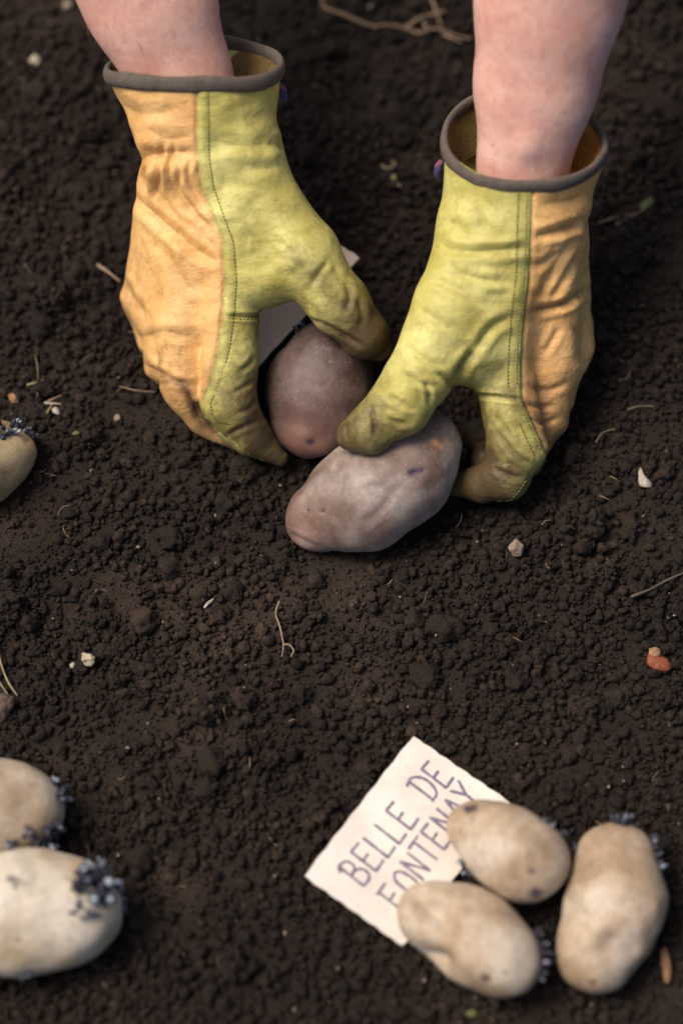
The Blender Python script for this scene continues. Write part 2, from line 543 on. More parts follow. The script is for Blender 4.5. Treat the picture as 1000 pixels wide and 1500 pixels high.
def ico(sub):
    t = (1+5**0.5)/2
    v = [(-1, t, 0), (1, t, 0), (-1, -t, 0), (1, -t, 0), (0, -1, t), (0, 1, t), (0, -1, -t), (0, 1, -t), (t, 0, -1), (t, 0, 1), (-t, 0, -1), (-t, 0, 1)]
    v = [np.array(q)/np.linalg.norm(q) for q in v]
    f = [(0, 11, 5), (0, 5, 1), (0, 1, 7), (0, 7, 10), (0, 10, 11), (1, 5, 9), (5, 11, 4), (11, 10, 2), (10, 7, 6), (7, 1, 8), (3, 9, 4), (3, 4, 2), (3, 2, 6), (3, 6, 8), (3, 8, 9), (4, 9, 5), (2, 4, 11), (6, 2, 10), (8, 6, 7), (9, 8, 1)]
    for _ in range(sub):
        mid = {}; nf = []
        def mp(a, b):
            k = (min(a, b), max(a, b))
            if k not in mid:
                q = v[a]+v[b]; v.append(q/np.linalg.norm(q)); mid[k] = len(v)-1
            return mid[k]
        for a, b, c in f:
            ab, bc, ca = mp(a, b), mp(b, c), mp(c, a)
            nf += [(a, ab, ca), (b, bc, ab), (c, ca, bc), (ab, bc, ca)]
        f = nf
    return np.array(v), np.array(f)
ICO = [ico(i) for i in range(5)]

# ------------------------------------------------------------------ the soil
CARD1 = [(445, 1284), (605, 1078), (746, 1180), (590, 1386)]
CARD2 = [(527, 378), (367, 550), (287, 504), (447, 332)]
HOLES = [(P(560, 640), 0.075, -0.011), (P(690, 690), 0.035, -0.006), (P(420, 590), 0.03, -0.005)]
def base_h(x, y):
    x = np.asarray(x, float); y = np.asarray(y, float)
    p = np.stack([x, y, np.zeros_like(x)], -1).reshape(-1, 3)
    h = 0.0055*noise3(p*9, 3) + 0.0028*noise3(p*28, 5) + 0.0011*noise3(p*85, 9)
    for c, sg, a in HOLES:
        h = h + a*np.exp(-((p[:, 0]-c[0])**2+(p[:, 1]-c[1])**2)/(2*sg*sg))
    q = pix(p)
    for poly in (CARD1, CARD2):
        pc = np.mean(poly, 0); rad = 150 if poly is CARD1 else 130
        k = np.clip(2.2-np.hypot(q[:, 0]-pc[0], q[:, 1]-pc[1])/rad, 0, 1); h = h*(1-k)-0.0005*k
    far = np.clip(1.6-np.hypot(p[:, 0], p[:, 1])/6, 0, 1)
    return (h*far).reshape(x.shape)
def axis_lines(half, step, reach):
    c = list(np.arange(-half, half+step/2, step)); out = []; q = half; s = step
    while q < reach:
        s *= 1.45; q += s; out.append(q)
    return np.array([-a for a in out[::-1]]+c+out)
gx = axis_lines(0.32, 0.0032, 40); gy = axis_lines(0.47, 0.0032, 40)
GX, GY = np.meshgrid(gx, gy, indexing='ij')
GZ = base_h(GX, GY)-0.0009
pf = np.stack([GX.ravel(), GY.ravel(), np.zeros(GX.size)], 1)
GZ = GZ + 0.0009*np.abs(noise3(pf*230, 21)).reshape(GX.shape)
nx, ny = GX.shape
idx = np.arange(nx*ny).reshape(nx, ny)
GF = np.stack([idx[:-1, :-1].ravel(), idx[1:, :-1].ravel(), idx[1:, 1:].ravel(), idx[:-1, 1:].ravel()], 1)
def inside(XY, poly, grow=0):
    poly = np.asarray(poly, float); c = poly.mean(0); poly = c+(poly-c)*(1+grow)
    r = np.ones(len(XY), bool); sgn = 0
    for a, b in zip(poly, np.roll(poly, -1, 0)):
        cr = (b[0]-a[0])*(XY[:, 1]-a[1])-(b[1]-a[1])*(XY[:, 0]-a[0])
        if sgn == 0:
            sgn = np.sign((b[0]-a[0])*(c[1]-a[1])-(b[1]-a[1])*(c[0]-a[0]))
        r &= cr*sgn > 0
    return r

DRY = [(330, 905, 75, 1.0), (180, 865, 60, .8), (480, 835, 60, .6), (300, 1060, 60, .8), (130, 1130, 60, .8), (560, 1000, 60, .45), (230, 1330, 70, .6), (60, 760, 60, .7), (420, 1240, 60, .5), (800, 1090, 70, .4), (120, 330, 70, .5)]
def dry(x, y):
    q = pix(np.stack([np.ravel(x), np.ravel(y), np.zeros(np.size(x))], 1)); r = np.zeros(len(q))
    w = 1+0.5*noise3(np.stack([np.ravel(x)*60, np.ravel(y)*60, np.zeros(np.size(x))], 1), 71)
    for px, py, rad, am in DRY:
        r = np.maximum(r, am*np.clip(1.7-np.hypot(q[:, 0]-px, (q[:, 1]-py)*1.2)/(rad*w), 0, 1))
    return r
ground = mesh_obj('soil_ground', np.stack([GX.ravel(), GY.ravel(), GZ.ravel()], 1), GF, M_SOIL,
                  attrs={'tone': np.clip(0.42-0.2*np.clip(np.hypot(pf[:, 0]/0.3, pf[:, 1]/0.45)-0.9, 0, 1)+0.25*noise3(pf*14, 31)+0.38*dry(pf[:, 0], pf[:, 1]), 0, 1)})
ground['kind'] = 'structure'
RST = 0.001; RX, RY = 0.62, 0.80
rnx, rny = int(2*RX/RST)+1, int(2*RY/RST)+1
rx = -RX+np.arange(rnx)*RST; ry = -RY+np.arange(rny)*RST
_cx = rx[::4]; _cy = ry[::4]
RH = base_h(*np.meshgrid(_cx, _cy, indexing='ij'))
RH = np.repeat(np.repeat(RH, 4, 0), 4, 1)[:rnx, :rny].copy()
def rh(x, y):
    i = np.clip(((x+RX)/RST+0.5).astype(int), 0, rnx-1); j = np.clip(((y+RY)/RST+0.5).astype(int), 0, rny-1)
    return RH[i, j]
def soil_z(p):
    return float(rh(np.array([p[0]]), np.array([p[1]]))[0])
def stamp(x, y, z, r):
    k = int(r/RST)+1
    i = int((x+RX)/RST+0.5); j = int((y+RY)/RST+0.5)
    if i-k < 0 or j-k < 0 or i+k >= rnx or j+k >= rny: return
    a = np.arange(-k, k+1)*RST
    q = r*r-a[:, None]**2-a[None, :]**2
    sub = RH[i-k:i+k+1, j-k:j+k+1]
    hit = q > 0
    sub[hit] = np.maximum(sub[hit], z+0.8*np.sqrt(q[hit]))

def crumb_variants(sub, n, amp, freq, seed):
    V, F = ICO[sub]
    out = []
    for k in range(n):
        off = np.array([k*7.3, k*3.1, seed*1.7])
        d = 1+amp*fbm(V*freq+off, seed+k, 3, 0.6)
        out.append(V*d[:, None])
    return np.array(out), F
def rot_mats(n):
    q = rng.normal(size=(n, 4)); q /= np.linalg.norm(q, axis=1)[:, None]
    w, x, y, z = q.T
    return np.stack([np.stack([1-2*(y*y+z*z), 2*(x*y-z*w), 2*(x*z+y*w)], -1),
                     np.stack([2*(x*y+z*w), 1-2*(x*x+z*z), 2*(y*z-x*w)], -1),
                     np.stack([2*(x*z-y*w), 2*(y*z+x*w), 1-2*(x*x+y*y)], -1)], 1)
def build_crumbs(C, R, sub, nvar, amp, freq, seed):
    VV, F = crumb_variants(sub, nvar, amp, freq, seed)
    n = len(C); nv = VV.shape[1]
    k = rng.integers(0, nvar, n)
    sc = R[:, None]*rng.uniform(0.65, 1.30, (n, 3))
    M = rot_mats(n)
    V = np.einsum('nij,nvj->nvi', M, VV[k]*sc[:, None, :]) + C[:, None, :]
    FF = (F[None] + (np.arange(n)*nv)[:, None, None]).reshape(-1, 3)
    return V.reshape(-1, 3), FF, nv
def in_view(x, y, mg=60):
    q = pix(np.stack([x, y, np.zeros_like(x)], 1))
    return (q[:, 0] > -mg) & (q[:, 0] < W+mg) & (q[:, 1] > -mg) & (q[:, 1] < H+mg), q

# single clods that stand out (photo position, radius in photo pixels)
CLODS = [(12, 890, 30, 'big round brown clod at the left edge, above the dry straws'),
         (75, 440, 27, 'rounded clod standing by itself left of the tan back of the left glove'),
         (850, 770, 36, 'broad flat-topped clod right of the angular beige stone'),
         (130, 640, 22, 'wide clod between the olive potato and the left index finger'),
         (305, 1040, 26, 'pair-sized lumpy clod below the white sliver on the open soil'),
         (150, 905, 15, 'small smooth clod just above the cream stone'),
         (545, 885, 14, 'small round grey clod right of the forked root'),
         (880, 840, 22, 'clod just left of the dark twig near the right edge'),
         (915, 365, 36, 'wide dark clod below the green leaf at the upper right'),
         (60, 1015, 19, 'clod right of the tips of the dry straws'),
         (175, 1000, 17, 'rounded clod below and right of the cream stone'),
         (470, 1180, 22, 'clod above the left corner of the lettered card'),
         (345, 1420, 26, 'clod on the bare soil left of the lettered card, near the bottom edge'),
         (850, 1040, 24, 'clod on the open soil below and left of the terracotta chip'),
         (130, 190, 22, 'clod left of the cuff of the left glove')]
clod_var, clod_F = crumb_variants(3, 6, 0.27, 2.3, 91)
tone_all = []
for i, (px, py, rp, clod_label) in enumerate(CLODS):
    c = P(px, py); r = rp*PR(px, py)
    z = soil_z(c)+r*0.18
    c = P(px, py, z)
    stamp(c[0], c[1], z, r)
    M = rot_mats(1)[0]
    V = (clod_var[i % 6]*np.array([1.0, 0.92, 0.78])*r*(1+0.05*noise3(clod_var[i % 6]*6+i, 4))[:, None]) @ M.T
    V[:, 2] *= 0.85
    V += c
    o = mesh_obj('soil_clod', V, clod_F, M_SOIL, attrs={'tone': np.full(len(V), rng.uniform(0.45, 0.75))})
    tag(o, clod_label, 'clod', 'loose soil clods')
    recenter_tree(o)

def scatter(n, r_lo, r_hi, power, sub, nvar, amp, freq, seed, sink, clear_cards, region='view', do_stamp=True, pack=0):
    if region == 'view':
        x = rng.uniform(-0.30, 0.30, int(n*(5 if pack else 2.6))); y = rng.uniform(-0.40, 0.46, int(n*(5 if pack else 2.6)))
        ok, q = in_view(x, y, 45)
    else:
        x = np.clip(rng.normal(0, 0.30, int(n*2.6)), -0.6, 0.6); y = np.clip(rng.normal(0.02, 0.40, int(n*2.6)), -0.78, 0.78)
        in_ = (np.abs(x) < 0.599) & (np.abs(y) < 0.779); x, y = x[in_], y[in_]
        ok, q = in_view(x, y, 45); ok = ~ok
        q = pix(np.stack([x, y, np.zeros_like(x)], 1))
    dn = 0.75*noise3(np.stack([x*17, y*17, np.zeros_like(x)], 1), 61)+0.75*noise3(np.stack([x*46, y*46, np.zeros_like(x)], 1), 62)
    if region == 'view' and r_hi > 0.002:
        ok &= rng.uniform(-1, 1, len(x)) < (0.48-dn*1.2)-0.6*dry(x, y)*(rng.uniform(0, 1, len(x)) < 0.92)   # some patches stay fine
    if clear_cards:
        for cpoly in (CARD1, CARD2): ok &= ~inside(q, cpoly, 0.04)
    x, y = x[ok], y[ok]
    if not pack: x, y = x[:n], y[:n]
    r = r_lo + (r_hi-r_lo)*rng.uniform(0, 1, len(x))**power
    order = np.argsort(-r); x, y, r = x[order], y[order], r[order]
    z = np.empty(len(x))
    if pack:
        sel = []
        I = ((x+RX)/RST*2+0.5).astype(int); J = ((y+RY)/RST*2+0.5).astype(int)
        for i in range(len(x)):
            ii, jj = I[i], J[i]; k = max(int(r[i]*pack/RST*2), 1)
            if OCC[ii-k:ii+k+1:k, jj-k:jj+k+1:k].any(): continue
            k = int(r[i]*0.9/RST*2); occ = OCC[ii-k:ii+k+1, jj-k:jj+k+1]
            a_ = np.arange(-k, k+1); occ |= (a_[:, None]**2+a_[None, :]**2) <= k*k
            sel.append(i)
        sel = np.array(sel)
        if len(sel) > n: sel = np.sort(rng.permutation(sel)[:n])
        x, y, r = x[sel], y[sel], r[sel]
        z = rh(x, y)+r*sink*rng.uniform(0.6, 1.4, len(x))
        if do_stamp:
            for i in range(len(x)): stamp(x[i], y[i], z[i], r[i])
    elif do_stamp:
        for i in range(len(x)):
            ii = min(max(int((x[i]+RX)/RST+0.5), 0), rnx-1); jj = min(max(int((y[i]+RY)/RST+0.5), 0), rny-1)
            z[i] = RH[ii, jj]+r[i]*sink
            stamp(x[i], y[i], z[i], r[i])
    else:
        z = rh(x, y)+r*sink
    V, F, nv = build_crumbs(np.stack([x, y, z], 1), r, sub, nvar, amp, freq, seed)
    tn = np.clip(0.46+0.22*noise3(np.stack([x*14, y*14, np.zeros_like(x)], 1), 31)+rng.normal(0, 0.24 if r_hi < 0.002 else 0.17, len(x))+0.30*dry(x, y), 0, 1)
    return V, F, np.repeat(tn, nv)
OCC = np.zeros((rnx*2+2, rny*2+2), bool)
layers = [scatter(230, 0.0034, 0.0086, 2.2, 2, 12, 0.36, 2.0, 5, 0.12, True, pack=0.9),
          scatter(10500, 0.0011, 0.0038, 2.5, 1, 24, 0.36, 1.9, 15, 0.38, True, pack=0.6),
          scatter(7500, 0.0009, 0.0026, 2.2, 1, 24, 0.36, 1.9, 45, 0.30, True),
          scatter(31000, 0.0004, 0.00110, 1.4, 0, 24, 0.28, 1.7, 25, 0.40, False, 'view', False),
          scatter(17000, 0.0015, 0.0050, 2.2, 0, 16, 0.30, 1.7, 35, 0.35, True, 'out', False)]
off = 0; Vs, Fs, Ts = [], [], []
for V, F, T in layers:
    Vs.append(V); Fs.append(F+off); Ts.append(T); off += len(V)
crumbs = mesh_obj('soil_crumbs', np.concatenate(Vs), np.concatenate(Fs), M_SOIL, attrs={'tone': np.concatenate(Ts)})
crumbs.data.polygons.foreach_set('use_smooth', np.concatenate([np.full(len(F), k < 3) for k, (V, F, T) in enumerate(layers)]))
tag(crumbs, 'dark brown crumbs of loose garden soil covering the bed', 'soil', kind='stuff')

# ------------------------------------------------------------------ label cards
def card(name, corner_px, z4, material, label, thick=0.0013):
    A = P(*corner_px[0], z4[0]); B = P(*corner_px[1], z4[1]); D = P(*corner_px[3], z4[3])
    u = B-A; v = D-A
    n = np.cross(v, u); n /= np.linalg.norm(n)
    if n[2] < 0: n = -n
    NU, NV = 26, 18
    parts = []
    grid = []
    for side in (0, 1):
        for i in range(NU+1):
            for j in range(NV+1):
                a, b = i/NU, j/NV
                cr = 0.018
                # softened corners
                aa, bb = a, b
                warp = 0.0022*math.sin(a*2.6+0.4)*math.cos(b*2.1)+0.0006*math.sin(a*9+b*4)
                if i in (0, NU): bb = b; aa = a+0.0035*math.sin(b*37+i)
                if j in (0, NV): bb = b+0.0045*math.sin(a*41+j)
                p = A+u*aa+v*bb+n*(warp-(0 if side == 0 else thick))
                grid.append(p)
    V = np.array(grid); m = (NU+1)*(NV+1)
    F = []
    def g(s, i, j): return s*m+i*(NV+1)+j
    for i in range(NU):
        for j in range(NV):
            F.append([g(0, i, j), g(0, i+1, j), g(0, i+1, j+1), g(0, i, j+1)][::-1])
            F.append([g(1, i, j), g(1, i+1, j), g(1, i+1, j+1), g(1, i, j+1)])
    for i in range(NU):
        F.append([g(0, i, 0), g(0, i+1, 0), g(1, i+1, 0), g(1, i, 0)][::1])
        F.append([g(0, i, NV), g(0, i+1, NV), g(1, i+1, NV), g(1, i, NV)][::-1])
    for j in range(NV):
        F.append([g(0, 0, j), g(0, 0, j+1), g(1, 0, j+1), g(1, 0, j)][::-1])
        F.append([g(0, NU, j), g(0, NU, j+1), g(1, NU, j+1), g(1, NU, j)])
    # tiny corner cut: pull the four corners in
    for s in (0, 1):
        for i, j in ((0, 0), (0, NV), (NU, 0), (NU, NV)):
            k = g(s, i, j); cc = A+u*0.5+v*0.5
            V[k] = V[k]+(cc-V[k])/np.linalg.norm(cc-V[k])*0.0006
    o = mesh_obj(name, V, np.array(F), material, smooth=False)
    tag(o, label, 'label card', 'label cards')
    return o, A, u, v, n
Z1 = [0.0125, 0.0085, 0.0075, 0.0095]
card1, cA, cu, cv, cn_ = card('label_card', CARD1, Z1, M_CARD, 'white card with handwritten lettering under the sprouting potatoes at bottom')
LET = {'B': [[(0, 0), (.05, 1)], [(-.15, .85), (.05, 1), (.5, .95), (.62, .75), (.5, .58), (.08, .52)], [(.3, .55), (.68, .42), (.75, .2), (.55, .03), (-.02, 0)]],
       'E': [[(.06, 1), (0, 0)], [(.06, 1), (.72, .98)], [(.02, .52), (.55, .53)], [(0, 0), (.75, .02)]],
       'L': [[(.08, 1), (0, 0)], [(0, 0), (.72, .03)]],
       'D': [[(.1, 1), (.04, 0)], [(-.2, .95), (.35, 1), (.72, .75), (.76, .4), (.5, .06), (-.05, 0)]],
       'F': [[(.06, 1), (0, -.05)], [(-.1, .98), (.7, 1)], [(.02, .52), (.55, .55)]],
       'O': [[(.4, 1), (.1, .85), (0, .5), (.1, .12), (.4, 0), (.68, .15), (.76, .5), (.66, .88), (.4, 1)]],
       'N': [[(0, 0), (.08, 1)], [(.08, 1), (.66, .02)], [(.66, .02), (.74, 1)]],
       'T': [[(-.12, .98), (.8, 1)], [(.36, 1), (.32, -.02)]],
       'A': [[(-.05, 0), (.4, 1)], [(.4, 1), (.78, 0)], [(.12, .38), (.65, .38)]],
       'Y': [[(0, 1), (.36, .5)], [(.8, 1), (.36, .5)], [(.36, .5), (.3, -.05)]]}
def write(text, u0, u1, v0a, v0b, hgt, uu=260., vv=172.):
    parts = []
    n = len(text); step = (u1-u0)/n
    for i, ch in enumerate(text):
        if ch == ' ': continue
        ub = u0+i*step; vb = v0a+(v0b-v0a)*i/n
        jx = random.uniform(-1.2, 1.2); vb += random.uniform(-2, 2)
        for st in LET[ch]:
            st = np.array(st, float)
            if len(st) > 2: st = smooth_path(st, 5)
            else: st = np.linspace(st[0], st[1], 6)
            pts = []
            for a, b in st:
                U = (ub+jx+a*step*0.95)/uu; Vv = (vb-b*hgt)/vv
                warp = 0.0022*math.sin(U*2.6+0.4)*math.cos(Vv*2.1)+0.0006*math.sin(U*9+Vv*4)
                pts.append(cA+cu*U+cv*Vv+cn_*(warp+0.00006))
            parts.append(tube(pts, np.random.default_rng(len(parts)+i*7).uniform(0.00060, 0.00098, len(pts)), 6, flat=0.3, up=cn_))
    return parts
V, F = join(write('BELLE DE', 38, 250, 78, 84, 45) + write('FONTENAY', 42, 250, 141, 133, 42))
mesh_obj('lettering', V, F, M_INK, card1)
recenter_tree(card1)
Z2 = [0.016, 0.024, 0.028, 0.020]
card2, *_ = card('label_card', CARD2, Z2, M_CARD2, 'pinkish card half hidden under the left glove and the purple-brown potato')
recenter_tree(card2)

# ------------------------------------------------------------------ potatoes
def front_point(V, N, px, py):
    """surface point seen at (px,py), or the nearest silhouette point"""
    XY = pix(V); fr = (N @ FWD) < 0.05
    d = np.hypot(XY[:, 0]-px, XY[:, 1]-py) + np.where(fr, 0, 1e6)
    k = np.argmin(d)
    return V[k], N[k], d[k]
def make_sprout(parent, p, nrm, size, n, seed, out=None):
    r2 = np.random.default_rng(seed)
    t1 = np.cross(nrm, [0.3, 0.2, 1]); t1 /= np.linalg.norm(t1); t2 = np.cross(nrm, t1)
    V0, F0 = ICO[1]
    Vs, Fs, Ts, b = [], [], [], 0
    for i in range(n):
        a = r2.uniform(0, 2*math.pi); rr = size*math.sqrt(r2.uniform(0, 1))*0.75
        base = p + (t1*math.cos(a)+t2*math.sin(a))*rr
        lean = nrm*1.0+(t1*math.cos(a)+t2*math.sin(a))*r2.uniform(0.1, 0.9)+r2.normal(0, .25, 3)
        lean /= np.linalg.norm(lean)
        L = size*r2.uniform(0.35, 0.95); w = size*r2.uniform(0.14, 0.25)
        q1 = np.cross(lean, [0.1, 1, 0.2]); q1 /= np.linalg.norm(q1); q2 = np.cross(lean, q1)
        hgt = (V0[:, 2]+1)/2
        prof = 1.05-0.45*hgt
        dd = 1+0.28*noise3(V0*2.6+i*5.1+seed, 3)
        V = base+np.outer(hgt*L, lean)+((V0[:, 0]*w*prof*dd)[:, None]*q1+(V0[:, 1]*w*prof*dd)[:, None]*q2)-nrm*size*0.10
        Vs.append(V); Fs.append(F0+b); Ts.append(np.clip(hgt*r2.uniform(0.1, 1.15)+0.12*noise3(V0*3+i, 8), 0, 1)); b += len(V)
        # side knobs
        for k in range(2):
            h0 = r2.uniform(0.4, 0.9); aa = r2.uniform(0, 6.28)
            c = base+lean*L*h0+(q1*math.cos(aa)+q2*math.sin(aa))*w*0.7
            V2 = c+V0*(w*r2.uniform(0.35, 0.6))*(1+0.2*noise3(V0*3+k+i, 5))[:, None]
            Vs.append(V2); Fs.append(F0+b); Ts.append(np.full(len(V0), np.clip(h0*r2.uniform(0.1, 1.2), 0, 1))); b += len(V2)
    return mesh_obj('sprout', np.concatenate(Vs), np.concatenate(Fs), M_SPROUT, parent, attrs={'tip': np.concatenate(Ts)})
def potato(label, pts, lift, material, seed, dents=(), grooves=(), eyes=(), sprouts=(), flat=0.9, use_d=False, group='seed potatoes', blush=(), scar=()):
    ch = []
    zs = []
    for q in pts:
        if use_d:
            px, py, rp, d = q; c = Q(px, py, d); r = rp*RS(d)
        else:
            px, py, rp = q
            r = rp*PR(px, py, 0.03); c = P(px, py, r*flat*0.9+lift); r = rp*PR(px, py, c[2])
        ch.append((c, r))
    def f(p):
        d = None
        for (a, ra), (b, rb) in zip(ch[:-1], ch[1:]):
            e = cone(p*np.array([1, 1, 1/flat]), a*np.array([1, 1, 1/flat]), b*np.array([1, 1, 1/flat]), ra, rb)
            d = e if d is None else smin(d, e, 0.016)
        return d - 0.0018*noise3(p*38+seed, seed) - 0.0007*noise3(p*95+seed, seed+3)
    cc = np.array([c for c, r in ch]); rm = max(r for c, r in ch)+0.006
    V, F = surface_nets(f, cc.min(0)-rm, cc.max(0)+rm, 0.0017)
    for _ in range(2): V = relax(V, F, 0.3)
    N = normals(V, F); XY = pix(V); fr = np.clip(-(N @ FWD)*3, 0, 1)
    disp = np.zeros(len(V)); eye = np.zeros(len(V))
    for px, py, rad, dep in dents:
        disp -= dep*np.exp(-((XY[:, 0]-px)**2+(XY[:, 1]-py)**2)/(rad*rad))*fr
    for path, wd, dep in grooves:
        d, t = polydist(XY, smooth_path(path, 4)); tp = np.clip(np.minimum(t, 1-t)*5, 0, 1)
        disp += dep*fr*tp*(-np.exp(-(d/wd)**2)+0.45*np.exp(-((d-2.0*wd)/wd)**2))
    for px, py, rad in eyes:
        g = np.exp(-((XY[:, 0]-px)**2*1.0+(XY[:, 1]-py)**2*1.6)/(rad*rad))*fr
        eye = np.maximum(eye, g*(0.8+0.4*noise3(V*700, 3))); disp -= 0.0011*g
    bl = np.zeros(len(V)); sc = np.zeros(len(V))
    for px, py, rad, am in blush:
        bl = np.maximum(bl, am*np.clip(np.exp(-((XY[:, 0]-px)**2+(XY[:, 1]-py)**2)/(rad*rad))*(1+0.6*noise3(V*120, 7)), 0, 1))
    for path, wd in scar:
        d, t = polydist(XY, path); sc = np.maximum(sc, 0.85*np.clip(np.exp(-(d/wd)**2)*(1+0.7*noise3(V*600, 9)), 0, 1)*fr)
    V = V+N*disp[:, None]
    o = mesh_obj('potato', V, F, material, attrs={'eye': np.clip(eye, 0, 1), 'blush': bl, 'scar': sc})
    tag(o, label, 'potato', group)
    for k, (px, py, size, n) in enumerate(sprouts):
        p, nr, dd = front_point(V, N, px, py)
        if dd > 6:   # off the silhouette: lean outwards
            w = RGT*(px-pix(p[None])[0, 0])-UPI*(py-pix(p[None])[0, 1]); w /= np.linalg.norm(w)
            nr = nr*0.4+w; nr /= np.linalg.norm(nr)
        make_sprout(o, p-nr*0.0005, nr, size*S*1.4, int(n*1.5)+1, seed*31+k)
    recenter_tree(o)
    return o, f
pot_held_a, fA = potato('purple-brown potato held in the left glove, standing behind the bigger grey potato',
    [(482, 524, 60, -22), (471, 562, 66, -18), (461, 602, 60, -14), (453, 627, 42, -14)], 0, M_POT_PURPLE, 11, flat=0.92, use_d=True,
    dents=[(500, 520, 20, .001), (410, 600, 18, .001)], blush=[(450, 640, 34, .75), (465, 610, 50, .3)], eyes=[(455, 648, 7), (500, 505, 6)], sprouts=[(428, 470, 11, 4), (520, 515, 8, 3)])
pot_held_b, fB = potato('large grey wrinkled potato held under the thumb of the right glove',
    [(466, 757, 49, 26), (525, 731, 72, 36), (588, 690, 72, 40), (620, 643, 50, 42)], 0, M_POT_GREY, 12, flat=0.86, use_d=True,
    dents=[(575, 705, 30, .0014), (480, 690, 22, .0012), (525, 735, 30, -.0016), (600, 655, 30, .0012), (640, 680, 24, -.001), (560, 770, 26, -.0008), (470, 680, 12, .0012)],
    grooves=[([(592, 702), (578, 722), (556, 748), (525, 772)], 6, .0008), ([(500, 690), (498, 715), (492, 730)], 5, .0008), ([(530, 715), (545, 712), (560, 718)], 4, .0008),
             ([(420, 780), (450, 795), (470, 805)], 4, .001)],
    blush=[(445, 775, 44, .40), (570, 785, 36, .2)], scar=[([(634, 646), (646, 655)], 3.2)], eyes=[(605, 692, 9), (617, 688, 6), (472, 749, 4), (450, 747, 3), (608, 618, 8)], sprouts=[(655, 597, 8, 4)])
potato('olive-tan potato with a blue-grey sprouting end, cut by the left edge',
    [(-60, 690, 46), (-25, 678, 52), (6, 664, 47)], 0.002, M_POT_OLIVE, 13, sprouts=[(8, 632, 14, 6), (38, 622, 12, 6), (50, 632, 10, 5)], eyes=[(12, 634, 10)], dents=[(42, 645, 5, .0008)])
potato('tan potato with pale blue sprouts, above the cream potato at the left edge',
    [(-60, 1195, 60), (-5, 1186, 66), (31, 1184, 62)], 0.002, M_POT_TAN, 14, sprouts=[(86, 1158, 15, 6), (70, 1222, 17, 8), (38, 1222, 9, 4), (90, 1226, 8, 3), (20, 1244, 13, 6), (44, 1242, 12, 6)], eyes=[(42, 1212, 6)])
potato('big cream potato with a dark patch of sprouts, at the lower left edge',
    [(-40, 1338, 77), (30, 1335, 83), (98, 1336, 81)], 0.002, M_POT_PALE, 15, sprouts=[(138, 1296, 24, 16), (126, 1280, 12, 5), (118, 1304, 11, 5), (122, 1336, 13, 6), (148, 1330, 11, 5), (152, 1276, 11, 5), (188, 1304, 10, 5), (189, 1334, 8, 4), (24, 1290, 9, 4), (36, 1424, 8, 4)],
    eyes=[(22, 1288, 8), (145, 1295, 20), (28, 1378, 5)], dents=[(50, 1272, 16, .0008), (20, 1370, 14, .0008)])
potato('tan potato lying across the corner of the lettered card, touching the other two',
    [(698, 1214, 41), (735, 1238, 55), (768, 1264, 63)], 0.010, M_POT_TAN, 16, sprouts=[(808, 1198, 9, 4), (822, 1214, 10, 5), (680, 1271, 11, 5)], eyes=[(686, 1183, 9), (694, 1180, 7), (786, 1310, 10), (779, 1277, 5)], dents=[(700, 1200, 14, .001)])
potato('long tan potato with a dented end resting on the lower edge of the lettered card',
    [(627, 1337, 47), (662, 1349, 47), (704, 1380, 57), (737, 1405, 58)], 0.009, M_POT_TAN, 17, sprouts=[(796, 1374, 12, 6), (804, 1400, 13, 7), (801, 1426, 10, 5)],
    eyes=[(711, 1434, 8), (740, 1426, 4)], dents=[(612, 1314, 17, .0045), (630, 1332, 19, .0070), (652, 1356, 19, .0050), (640, 1412, 22, .0075), (760, 1340, 14, .0008)])
potato('upright beige potato at the right end of the group, with sprouts at its top',
    [(902, 1261, 57), (905, 1316, 61), (888, 1366, 58), (868, 1407, 50)], 0.003, M_POT_TAN, 18, sprouts=[(908, 1196, 13, 7), (922, 1196, 9, 4), (966, 1234, 13, 6), (972, 1258, 11, 5), (842, 1246, 8, 4)],
    eyes=[(913, 1320, 4), (868, 1441, 5)], dents=[(894, 1386, 22, .0050), (920, 1398, 16, .0026), (850, 1400, 14, .001), (832, 1325, 18, .0025)])

# ------------------------------------------------------------------ person: forearms and gloves
person = bpy.data.objects.new('person', None)
col.objects.link(person)
tag(person, 'person with bare forearms reaching down in tan and yellow-green leather gloves, holding potatoes', 'person')
def arm_hair(arm, V, N, XY, axis, seed):
    r6 = np.random.default_rng(seed); axis = axis/np.linalg.norm(axis); parts = []
    ok = np.where((XY[:, 1] < 120 if seed == 5 else XY[:, 1] < 230))[0]
    for k in r6.choice(ok, 420):
        t = -axis+N[k]*r6.uniform(0.25, 0.6)+np.cross(axis, N[k])*r6.uniform(-0.6, 0.6); t -= 0
        L = r6.uniform(0.006, 0.013)
        p = V[k]+r6.normal(0, 0.001, 3)-N[k]*0.0003
        q = np.array([p, p+t*L*0.35, p+t*L*0.7-N[k]*L*0.08, p+t*L-N[k]*L*0.22])
        parts.append(tube(q, [0.00006, 0.00006, 0.00005, 0.00002], 4))
    hv, hf = join(parts)
    h = mesh_obj('arm_hair', hv, hf, M_HAIR, arm); h['kind'] = 'stuff'
def forearm(pts, flat_dir, seed):
    ch = [(Q(x, y, d), r*RS(d)) for x, y, d, r in pts]
    fl = 0.72
    ch = [(c+FWD*(c @ FWD)*(1/fl-1), r) for c, r in ch]
    def f(p):
        return chain(p+np.outer((p @ FWD)*(1/fl-1), FWD), ch, 0.006)*0.8 - 0.0006*noise3(p*24+seed, seed)
    cc = np.array([Q(x, y, d) for x, y, d, r in pts]); rm = max(r for c, r in ch)+0.006
    V, F = surface_nets(f, cc.min(0)-rm, cc.max(0)+rm, 0.0034)
    for _ in range(14): V = relax(V, F, 0.5)
    N = normals(V, F); XY = pix(V); fr = np.clip(-(N @ FWD)*3, 0, 1)
    return V, F, N, XY, fr
